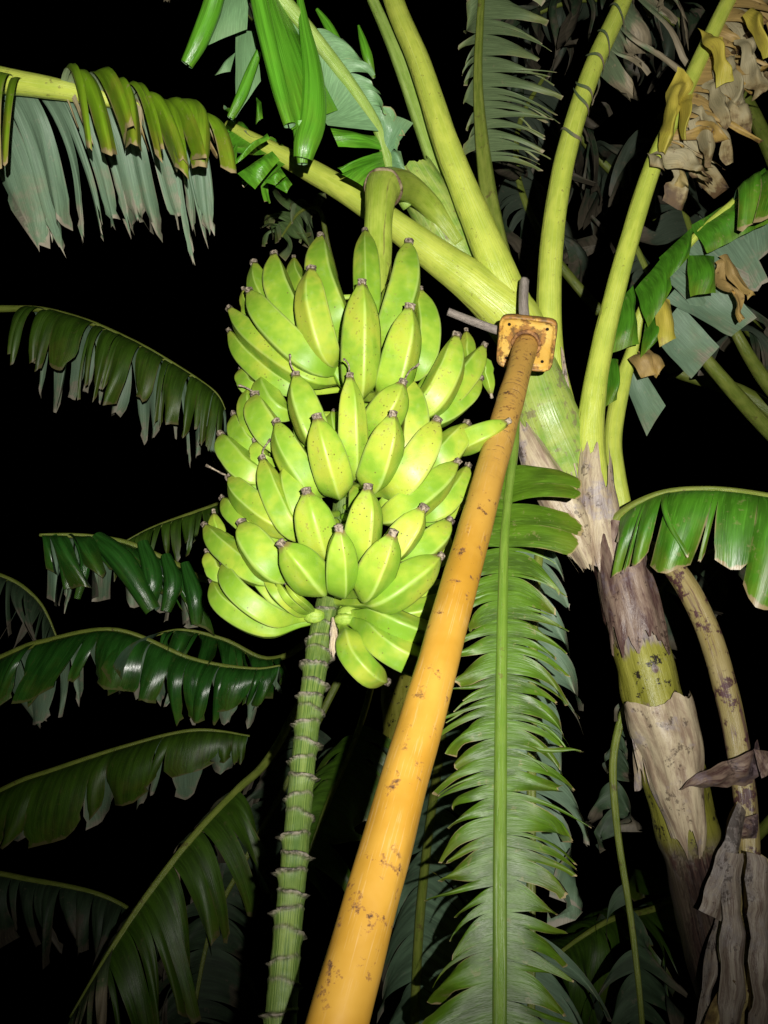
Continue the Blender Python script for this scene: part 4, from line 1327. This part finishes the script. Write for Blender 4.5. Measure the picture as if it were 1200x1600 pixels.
# ------------------------------------------------------------------ the pole that props the plant
a = P(528, 1594, 0.695)
t_ = P(822, 538, 1.68)
d = (t_ - a).normalized()
foot = a - d * ((a.z - 0.0) / d.z)
pole = empty('prop_pole', foot)
tag(pole, 'long orange painted steel pole with rust chips leaning under the banana plant', 'prop pole')
n = 260
L = (t_ - foot).length
path = [foot + d * (L * i / (n - 1)) for i in range(n)]
rad = [lerp(0.0292, 0.0262, i / (n - 1)) for i in range(n)]


def dent(t, ph):
    k = 1 + 0.055 * noise.noise(Vector((t * 34, math.cos(ph) * 1.3, math.sin(ph) * 1.3)))
    k -= 0.05 * max(0, noise.noise(Vector((t * 60, math.cos(ph) * 2, math.sin(ph) * 2 + 9))) - 0.25)
    return k


me = tube(path, rad, 48, dent)
child('pipe', me, M['pole'], pole)
# square plate welded on top
x = V(1, 0.02, 0)
x = (x - d * x.dot(d)).normalized()
y = d.cross(x)
y = -y if y.dot(UP) < 0 else y
bm = bmesh.new()
rust = bm.verts.layers.float.new('rust')


def rr_pt(ang, half, rc):
    """rounded square outline"""
    c, s = math.cos(ang), math.sin(ang)
    nrm = (abs(c) ** 7 + abs(s) ** 7) ** (1 / 7)
    return c / nrm * half, s / nrm * half


NS = 64
loops = []
pc = t_ + d * 0.006
for (h, zz, ru) in ((0.030, 0.0, 0.9), (0.044, 0.0, 0.15), (0.051, 0.0, 0.3), (0.0545, -0.003, 0.5), (0.0565, -0.008, 0.6), (0.0605, -0.010, 0.8), (0.0625, -0.006, 0.9), (0.0625, 0.006, 0.9), (0.060, 0.009, 0.8), (0.02, 0.009, 0.6)):
    lp = []
    for i in range(NS):
        an = 2 * math.pi * i / NS
        u, v_ = rr_pt(an, h, 0)
        wob = 0.0012 * noise.noise(Vector((u * 60, v_ * 60, zz * 50)))
        v = bm.verts.new(pc + x * u * (1 + wob * 8) + y * v_ * (1 + wob * 8) + d * (zz + wob))
        v[rust] = ru
        lp.append(v)
    loops.append(lp)
for l0, l1_ in zip(loops, loops[1:]):
    for i in range(NS):
        j = (i + 1) % NS
        bm.faces.new((l0[i], l0[j], l1_[j], l1_[i]))
bm.faces.new(loops[0])
bm.faces.new(loops[-1])
bmesh.ops.recalc_face_normals(bm, faces=bm.faces)
me = bpy.data.meshes.new('plate')
bm.to_mesh(me)
bm.free()
plate = child('plate', me, M['plate'], pole)
# weld bead, and dark discs that paint the shade inside the bolt holes
wp = [t_ + d * 0.002 + x * math.cos(q * 0.2618) * 0.0285 + y * math.sin(q * 0.2618) * 0.0285 for q in range(25)]
me = tube(wp, [0.0048 + 0.0012 * math.sin(q * 2.3) for q in range(25)], 8, rough=0.3, ref=d)
child('weld', me, M['weld'], plate)
M['hole'] = mat_simple('painted_hole_shade', (0.004, 0.003, 0.002), (0.012, 0.008, 0.005), 40, 0.9, 0.1)
for (u, v_) in ((-0.041, 0.040), (0.041, 0.038), (0.039, -0.040), (-0.040, -0.041)):
    c = pc + x * u + y * v_ - d * 0.0012
    child('bolt_hole', tube([c, c + d * 0.0009], [0.0036, 0.0036], 14, ref=x), M['hole'], plate)

# forked stick wedged behind the plate
stick = empty('forked_stick', P(815, 515, 1.72))
tag(stick, 'grey forked dead stick wedged between the pole plate and the plant', 'stick')
for pts in (((700, 487, 1.72, 11), (735, 500, 1.73, 13), (765, 511, 1.735, 13), (800, 524, 1.745, 14)), ((819, 437, 1.80, 14), (818, 470, 1.78, 15), (820, 500, 1.76, 17), (822, 530, 1.745, 16))):
    path, rad = pxpath(pts, 24)
    me = tube(path, rad, 14, lambda t, ph: 1 + 0.1 * math.sin(3 * ph + 4 * t), rough=0.22, seed=pts[0][0])
    child('prong', me, M['wood'], stick)

# ------------------------------------------------------------------ neighbouring plants
def bg_plant(px, py, z, wpx, label, lean=(0, 0)):
    pts, rad = trunk(None, px, py, z, wpx, lean=lean)
    pl = empty('banana_plant', Vector((pts[-1].x, pts[-1].y, 0)))
    tag(pl, label, 'banana plant', PLANTS)
    me = tube(pts, rad, 24, lambda t, ph: 1 + 0.05 * math.sin(3 * ph + 7 * t), rough=0.12, seed=px)
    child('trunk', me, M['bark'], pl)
    return pl


# near left plant: its trunk stands out of frame, olive leaf enters at the top left
pa = bg_plant(-560, 420, 2.1, 110, 'banana plant at the upper left whose olive leaf droops in ragged strips')
la, pth = stalk(pa, [(-560, 430, 2.1, 70), (-420, 230, 1.95, 56), (-220, 130, 1.8, 46), (-80, 115, 1.72, 42), (20, 128, 1.70, 37), (110, 143, 1.70, 29), (190, 160, 1.72, 20), (260, 178, 1.74, 13), (335, 205, 1.78, 6)], 'petiole', n=80, groove=0.1)
b = Blade(40)
# front flaps fold over towards the camera
b.side(pth, 0.36, 0.525, 0.36, d0=(0.1, 0.35, -1), d1=(0.0, -1, -0.1), n=3, tear=0.4, jit=0.05, narrow=0.05, curl=0.3, rag=0.05, up=(0, 1, -0.6), power=0.35, rows=16)
b.side(pth, 0.60, 0.965, [(0.6, 0.38), (0.7, 0.36), (0.85, 0.32), (0.98, 0.24)], d0=(0.45, 0.75, -0.7), d1=(0.08, -1, -0.12), n=11, tear=0.12, jit=0.07, narrow=0.08, curl=0.7, rag=0.14, fringe=0.25, up=(0, 1, -0.6), power=0.45, rows=16, lenvar=0.08)
blade_obj(b, 'leaf_olive', la, label='olive green strips folded over the front of the midrib')
b = Blade(41)
b.side(pth, 0.30, 0.95, [(0.3, 0.42), (0.5, 0.42), (0.62, 0.40), (0.75, 0.35), (0.95, 0.30)], d0=(0.1, 0.35, 0.9), d1=(0.05, -1, 0.0), n=17, tear=0.08, jit=0.06, narrow=0.05, curl=0.35, rag=0.22, fringe=0.8, up=(0, 1, 0.6), power=0.3, rows=18, cols=7, wave=0.05)
blade_obj(b, 'leaf_teal', la, label='grey green strips hanging behind the midrib')
b = Blade(42)
b.side(pth, 0.55, 0.97, [(0.55, 0.20), (0.97, 0.10)], d0=(0.3, 0.8, -0.2), d1=(0.1, -1, 0.1), n=22, tear=0.05, jit=0.12, narrow=0.75, curl=0.4, rag=0.2, fringe=0.6, up=(0, 1, -0.6), power=0.4, wave=0.1)
blade_obj(b, 'leaf_brown', la, label='dry brown shreds between the strips')
lb_, pth = stalk(pa, [(-560, 425, 2.15, 40), (-350, 120, 2.5, 34), (-100, -60, 2.8, 26), (150, -80, 3.0, 18), (330, -20, 3.1, 12), (420, 60, 3.1, 6)], 'petiole_dim', n=50)
b = Blade(43)
b.side(pth, 0.62, 0.98, 0.40, d0=(0.2, 0.1, -0.9), d1=(-0.2, -1, 0), n=16, tear=0.1, jit=0.2, narrow=0.55, curl=0.4, fringe=0.4, rag=0.2, up=(0, 1, 0.5))
blade_obj(b, 'leaf_tatter', lb_)

# far left plant: three dark leaves reaching in from the left edge
pc_ = bg_plant(-420, 900, 3.3, 80, 'banana plant at the left edge with dark leaves one above the other')
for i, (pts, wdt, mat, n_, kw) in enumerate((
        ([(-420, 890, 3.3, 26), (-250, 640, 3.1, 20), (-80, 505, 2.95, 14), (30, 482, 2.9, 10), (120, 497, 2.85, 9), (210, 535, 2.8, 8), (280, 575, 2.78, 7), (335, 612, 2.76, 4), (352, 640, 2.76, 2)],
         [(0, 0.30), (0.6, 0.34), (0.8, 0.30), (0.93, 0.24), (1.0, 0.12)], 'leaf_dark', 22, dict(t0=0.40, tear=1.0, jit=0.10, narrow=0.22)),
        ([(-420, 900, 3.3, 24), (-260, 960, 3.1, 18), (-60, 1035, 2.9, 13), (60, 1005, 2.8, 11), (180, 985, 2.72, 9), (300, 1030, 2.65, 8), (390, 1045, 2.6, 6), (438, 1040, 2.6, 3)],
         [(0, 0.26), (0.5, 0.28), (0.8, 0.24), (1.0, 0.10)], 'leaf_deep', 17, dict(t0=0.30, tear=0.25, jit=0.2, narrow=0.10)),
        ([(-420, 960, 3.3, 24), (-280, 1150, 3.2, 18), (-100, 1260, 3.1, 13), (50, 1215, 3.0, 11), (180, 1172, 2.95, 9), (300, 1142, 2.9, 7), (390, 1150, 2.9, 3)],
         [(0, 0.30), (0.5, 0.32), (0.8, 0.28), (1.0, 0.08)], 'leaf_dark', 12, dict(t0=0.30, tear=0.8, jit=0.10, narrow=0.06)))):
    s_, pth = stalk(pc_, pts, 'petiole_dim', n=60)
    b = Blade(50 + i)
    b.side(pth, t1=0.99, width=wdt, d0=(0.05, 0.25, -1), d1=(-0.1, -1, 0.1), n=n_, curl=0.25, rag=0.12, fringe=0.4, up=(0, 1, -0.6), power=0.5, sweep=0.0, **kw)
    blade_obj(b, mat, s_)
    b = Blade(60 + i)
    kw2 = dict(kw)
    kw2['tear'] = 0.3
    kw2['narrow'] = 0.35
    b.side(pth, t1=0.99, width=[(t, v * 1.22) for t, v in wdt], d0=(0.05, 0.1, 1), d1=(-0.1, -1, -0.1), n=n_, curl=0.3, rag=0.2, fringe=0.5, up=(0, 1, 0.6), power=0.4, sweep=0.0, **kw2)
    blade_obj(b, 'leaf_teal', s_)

# plant standing in the dark behind the bunch
pd_ = bg_plant(636, 760, 3.7, 60, 'banana plant in the dark behind the bunch and the pole')
# glossy drooping leaf, tip at the left
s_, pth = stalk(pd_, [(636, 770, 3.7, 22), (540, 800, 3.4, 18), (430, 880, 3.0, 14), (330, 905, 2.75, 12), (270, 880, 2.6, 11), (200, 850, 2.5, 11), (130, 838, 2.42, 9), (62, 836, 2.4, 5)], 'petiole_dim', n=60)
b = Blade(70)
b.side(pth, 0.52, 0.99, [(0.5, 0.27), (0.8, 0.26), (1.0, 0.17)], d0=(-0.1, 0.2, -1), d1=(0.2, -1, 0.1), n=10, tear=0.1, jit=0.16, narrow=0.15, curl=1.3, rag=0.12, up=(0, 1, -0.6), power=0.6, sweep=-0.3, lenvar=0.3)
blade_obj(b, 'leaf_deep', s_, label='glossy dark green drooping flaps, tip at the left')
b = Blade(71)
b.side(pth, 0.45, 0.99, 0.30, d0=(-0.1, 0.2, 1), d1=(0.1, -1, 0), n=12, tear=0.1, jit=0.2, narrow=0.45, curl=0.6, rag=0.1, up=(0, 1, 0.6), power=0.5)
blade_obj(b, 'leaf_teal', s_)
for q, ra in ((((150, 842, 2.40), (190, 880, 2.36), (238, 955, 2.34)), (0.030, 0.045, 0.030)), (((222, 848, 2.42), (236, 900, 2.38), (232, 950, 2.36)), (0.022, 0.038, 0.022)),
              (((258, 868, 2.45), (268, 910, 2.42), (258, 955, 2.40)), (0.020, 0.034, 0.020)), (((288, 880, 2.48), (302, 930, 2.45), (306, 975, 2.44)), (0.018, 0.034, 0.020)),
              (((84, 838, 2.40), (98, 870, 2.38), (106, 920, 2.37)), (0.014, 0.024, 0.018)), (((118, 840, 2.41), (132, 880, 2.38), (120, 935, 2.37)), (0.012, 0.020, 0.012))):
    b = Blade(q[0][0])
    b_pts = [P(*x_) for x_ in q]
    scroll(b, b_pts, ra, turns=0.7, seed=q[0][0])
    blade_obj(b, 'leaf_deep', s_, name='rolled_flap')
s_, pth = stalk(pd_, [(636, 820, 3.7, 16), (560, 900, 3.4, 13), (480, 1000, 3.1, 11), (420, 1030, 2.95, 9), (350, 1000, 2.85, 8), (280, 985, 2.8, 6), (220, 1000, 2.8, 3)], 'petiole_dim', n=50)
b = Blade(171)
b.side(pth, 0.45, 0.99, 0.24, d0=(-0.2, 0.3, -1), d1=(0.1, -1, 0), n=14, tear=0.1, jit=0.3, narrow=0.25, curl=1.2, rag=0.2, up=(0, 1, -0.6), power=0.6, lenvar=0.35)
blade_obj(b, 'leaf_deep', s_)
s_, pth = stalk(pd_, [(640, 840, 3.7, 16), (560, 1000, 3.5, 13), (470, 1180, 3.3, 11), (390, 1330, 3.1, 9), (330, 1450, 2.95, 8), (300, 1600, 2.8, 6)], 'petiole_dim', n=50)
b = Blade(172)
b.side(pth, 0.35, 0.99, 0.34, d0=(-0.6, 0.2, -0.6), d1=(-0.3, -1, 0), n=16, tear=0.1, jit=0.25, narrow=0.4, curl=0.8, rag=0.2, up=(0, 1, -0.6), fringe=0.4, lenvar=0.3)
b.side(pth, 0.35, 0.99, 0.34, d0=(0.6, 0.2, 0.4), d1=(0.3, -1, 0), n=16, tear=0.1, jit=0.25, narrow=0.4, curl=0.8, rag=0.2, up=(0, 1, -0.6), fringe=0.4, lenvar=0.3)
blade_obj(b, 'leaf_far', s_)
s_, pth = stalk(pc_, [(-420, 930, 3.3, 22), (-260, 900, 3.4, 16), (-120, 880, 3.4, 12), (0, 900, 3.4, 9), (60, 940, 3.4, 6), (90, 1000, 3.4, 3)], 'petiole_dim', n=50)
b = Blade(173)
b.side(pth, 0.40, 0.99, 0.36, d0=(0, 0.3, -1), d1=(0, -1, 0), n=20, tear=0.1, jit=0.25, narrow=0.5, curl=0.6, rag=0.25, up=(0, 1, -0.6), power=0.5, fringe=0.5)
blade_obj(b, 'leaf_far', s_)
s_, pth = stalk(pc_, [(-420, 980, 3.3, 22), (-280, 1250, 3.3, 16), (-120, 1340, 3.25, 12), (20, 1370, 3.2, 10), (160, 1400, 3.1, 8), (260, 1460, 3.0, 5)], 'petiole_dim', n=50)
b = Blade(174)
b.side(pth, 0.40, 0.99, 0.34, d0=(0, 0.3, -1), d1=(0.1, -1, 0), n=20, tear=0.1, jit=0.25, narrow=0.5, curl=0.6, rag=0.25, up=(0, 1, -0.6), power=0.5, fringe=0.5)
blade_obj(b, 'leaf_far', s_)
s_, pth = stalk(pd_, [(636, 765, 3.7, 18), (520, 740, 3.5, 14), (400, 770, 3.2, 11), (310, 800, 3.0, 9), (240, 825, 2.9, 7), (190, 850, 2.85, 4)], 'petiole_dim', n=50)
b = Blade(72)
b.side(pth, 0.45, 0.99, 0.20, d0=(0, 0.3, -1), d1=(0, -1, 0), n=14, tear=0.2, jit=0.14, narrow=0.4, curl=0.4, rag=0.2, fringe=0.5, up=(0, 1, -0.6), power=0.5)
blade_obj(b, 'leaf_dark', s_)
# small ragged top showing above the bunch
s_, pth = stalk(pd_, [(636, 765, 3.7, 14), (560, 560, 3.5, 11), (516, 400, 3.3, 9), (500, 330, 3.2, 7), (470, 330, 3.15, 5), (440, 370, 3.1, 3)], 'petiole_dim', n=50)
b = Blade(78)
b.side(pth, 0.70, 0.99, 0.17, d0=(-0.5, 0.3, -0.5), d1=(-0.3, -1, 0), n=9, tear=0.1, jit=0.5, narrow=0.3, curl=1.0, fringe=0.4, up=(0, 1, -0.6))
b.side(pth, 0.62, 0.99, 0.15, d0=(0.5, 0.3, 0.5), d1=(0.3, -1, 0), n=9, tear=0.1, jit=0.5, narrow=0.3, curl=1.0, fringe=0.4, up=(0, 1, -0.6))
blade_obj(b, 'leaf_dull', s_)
# leaf coming down to the lower left from (420,1190)
s_, pth = stalk(pd_, [(640, 850, 3.7, 18), (560, 950, 3.3, 16), (480, 1080, 2.9, 14), (420, 1185, 2.6, 13), (370, 1235, 2.45, 12), (300, 1310, 2.3, 12), (230, 1400, 2.18, 11), (170, 1490, 2.08, 9), (110, 1590, 2.0, 5)], 'petiole_dim', n=60)
b = Blade(73)
b.side(pth, 0.50, 0.90, [(0.5, 0.22), (0.58, 0.33), (0.75, 0.36), (1.0, 0.28)], d0=(0.5, 0.1, -0.8), d1=(0.16, -1, -0.1), n=12, tear=0.2, jit=0.09, narrow=0.25, curl=0.6, rag=0.10, fringe=0.25, up=(0.4, 1, -0.6), power=0.45, sweep=-0.05)
blade_obj(b, 'leaf_dark', s_, label='dark green strips combed downwards below the slanting midrib')
b = Blade(74)
b.side(pth, 0.86, 1.0, 0.28, d0=(0.2, 0.1, -1), d1=(0.1, -1, 0), n=6, tear=0.1, jit=0.2, narrow=0.5, curl=0.6, rag=0.2, fringe=0.6, up=(0, 1, -0.6))
b.side(pth, 0.50, 0.9, 0.26, d0=(-0.2, 0.1, 1), d1=(0.2, -1, 0), n=14, tear=0.1, jit=0.1, narrow=0.5, curl=0.4, rag=0.2, fringe=0.5, up=(0, 1, 0.6))
blade_obj(b, 'leaf_tatter', s_)
# leaf seen between the ringed stalk and the pole
s_, pth = stalk(pd_, [(640, 900, 3.7, 14), (600, 1000, 3.1, 12), (570, 1110, 2.5, 10), (545, 1180, 2.2, 9), (510, 1260, 2.0, 8), (470, 1370, 1.9, 5)], 'petiole_dim', n=50)
b = Blade(75)
b.side(pth, 0.50, 0.99, 0.15, d0=(-0.5, 0.1, -0.7), d1=(-0.2, -1, 0), n=5, tear=0.4, jit=0.12, narrow=0.15, curl=0.3, up=(0, 1, -0.6))
b.side(pth, 0.45, 0.99, 0.14, d0=(0.8, -0.1, -0.2), d1=(0.3, -1, 0), n=6, tear=0.3, jit=0.2, narrow=0.4, curl=0.3, fringe=0.5, up=(0, 1, -0.6))
blade_obj(b, 'leaf_dark', s_)
# hanging blades low behind the frond
s_, pth = stalk(pd_, [(660, 900, 3.7, 18), (700, 1000, 3.2, 16), (690, 1150, 2.6, 14), (670, 1300, 2.1, 14), (655, 1450, 1.8, 15), (645, 1650, 1.55, 14)], 'petiole_dim', n=50)
b = Blade(76)
b.side(pth, 0.35, 0.99, 0.26, d0=(0.8, -0.2, 0), d1=(0.2, -1, -0.3), n=11, tear=0.15, jit=0.14, narrow=0.4, curl=0.3, fringe=0.5, up=(0, 1, 1))
b.side(pth, 0.45, 0.99, 0.2, d0=(-0.6, -0.3, 0.4), d1=(-0.05, -1, -0.3), n=8, tear=0.15, jit=0.14, narrow=0.4, curl=0.3, fringe=0.5, up=(0, 1, 1))
blade_obj(b, 'leaf_teal', s_)

# plant behind to the right
pe = bg_plant(1420, 900, 3.1, 90, 'banana plant behind at the right edge with tattered grey green leaves')
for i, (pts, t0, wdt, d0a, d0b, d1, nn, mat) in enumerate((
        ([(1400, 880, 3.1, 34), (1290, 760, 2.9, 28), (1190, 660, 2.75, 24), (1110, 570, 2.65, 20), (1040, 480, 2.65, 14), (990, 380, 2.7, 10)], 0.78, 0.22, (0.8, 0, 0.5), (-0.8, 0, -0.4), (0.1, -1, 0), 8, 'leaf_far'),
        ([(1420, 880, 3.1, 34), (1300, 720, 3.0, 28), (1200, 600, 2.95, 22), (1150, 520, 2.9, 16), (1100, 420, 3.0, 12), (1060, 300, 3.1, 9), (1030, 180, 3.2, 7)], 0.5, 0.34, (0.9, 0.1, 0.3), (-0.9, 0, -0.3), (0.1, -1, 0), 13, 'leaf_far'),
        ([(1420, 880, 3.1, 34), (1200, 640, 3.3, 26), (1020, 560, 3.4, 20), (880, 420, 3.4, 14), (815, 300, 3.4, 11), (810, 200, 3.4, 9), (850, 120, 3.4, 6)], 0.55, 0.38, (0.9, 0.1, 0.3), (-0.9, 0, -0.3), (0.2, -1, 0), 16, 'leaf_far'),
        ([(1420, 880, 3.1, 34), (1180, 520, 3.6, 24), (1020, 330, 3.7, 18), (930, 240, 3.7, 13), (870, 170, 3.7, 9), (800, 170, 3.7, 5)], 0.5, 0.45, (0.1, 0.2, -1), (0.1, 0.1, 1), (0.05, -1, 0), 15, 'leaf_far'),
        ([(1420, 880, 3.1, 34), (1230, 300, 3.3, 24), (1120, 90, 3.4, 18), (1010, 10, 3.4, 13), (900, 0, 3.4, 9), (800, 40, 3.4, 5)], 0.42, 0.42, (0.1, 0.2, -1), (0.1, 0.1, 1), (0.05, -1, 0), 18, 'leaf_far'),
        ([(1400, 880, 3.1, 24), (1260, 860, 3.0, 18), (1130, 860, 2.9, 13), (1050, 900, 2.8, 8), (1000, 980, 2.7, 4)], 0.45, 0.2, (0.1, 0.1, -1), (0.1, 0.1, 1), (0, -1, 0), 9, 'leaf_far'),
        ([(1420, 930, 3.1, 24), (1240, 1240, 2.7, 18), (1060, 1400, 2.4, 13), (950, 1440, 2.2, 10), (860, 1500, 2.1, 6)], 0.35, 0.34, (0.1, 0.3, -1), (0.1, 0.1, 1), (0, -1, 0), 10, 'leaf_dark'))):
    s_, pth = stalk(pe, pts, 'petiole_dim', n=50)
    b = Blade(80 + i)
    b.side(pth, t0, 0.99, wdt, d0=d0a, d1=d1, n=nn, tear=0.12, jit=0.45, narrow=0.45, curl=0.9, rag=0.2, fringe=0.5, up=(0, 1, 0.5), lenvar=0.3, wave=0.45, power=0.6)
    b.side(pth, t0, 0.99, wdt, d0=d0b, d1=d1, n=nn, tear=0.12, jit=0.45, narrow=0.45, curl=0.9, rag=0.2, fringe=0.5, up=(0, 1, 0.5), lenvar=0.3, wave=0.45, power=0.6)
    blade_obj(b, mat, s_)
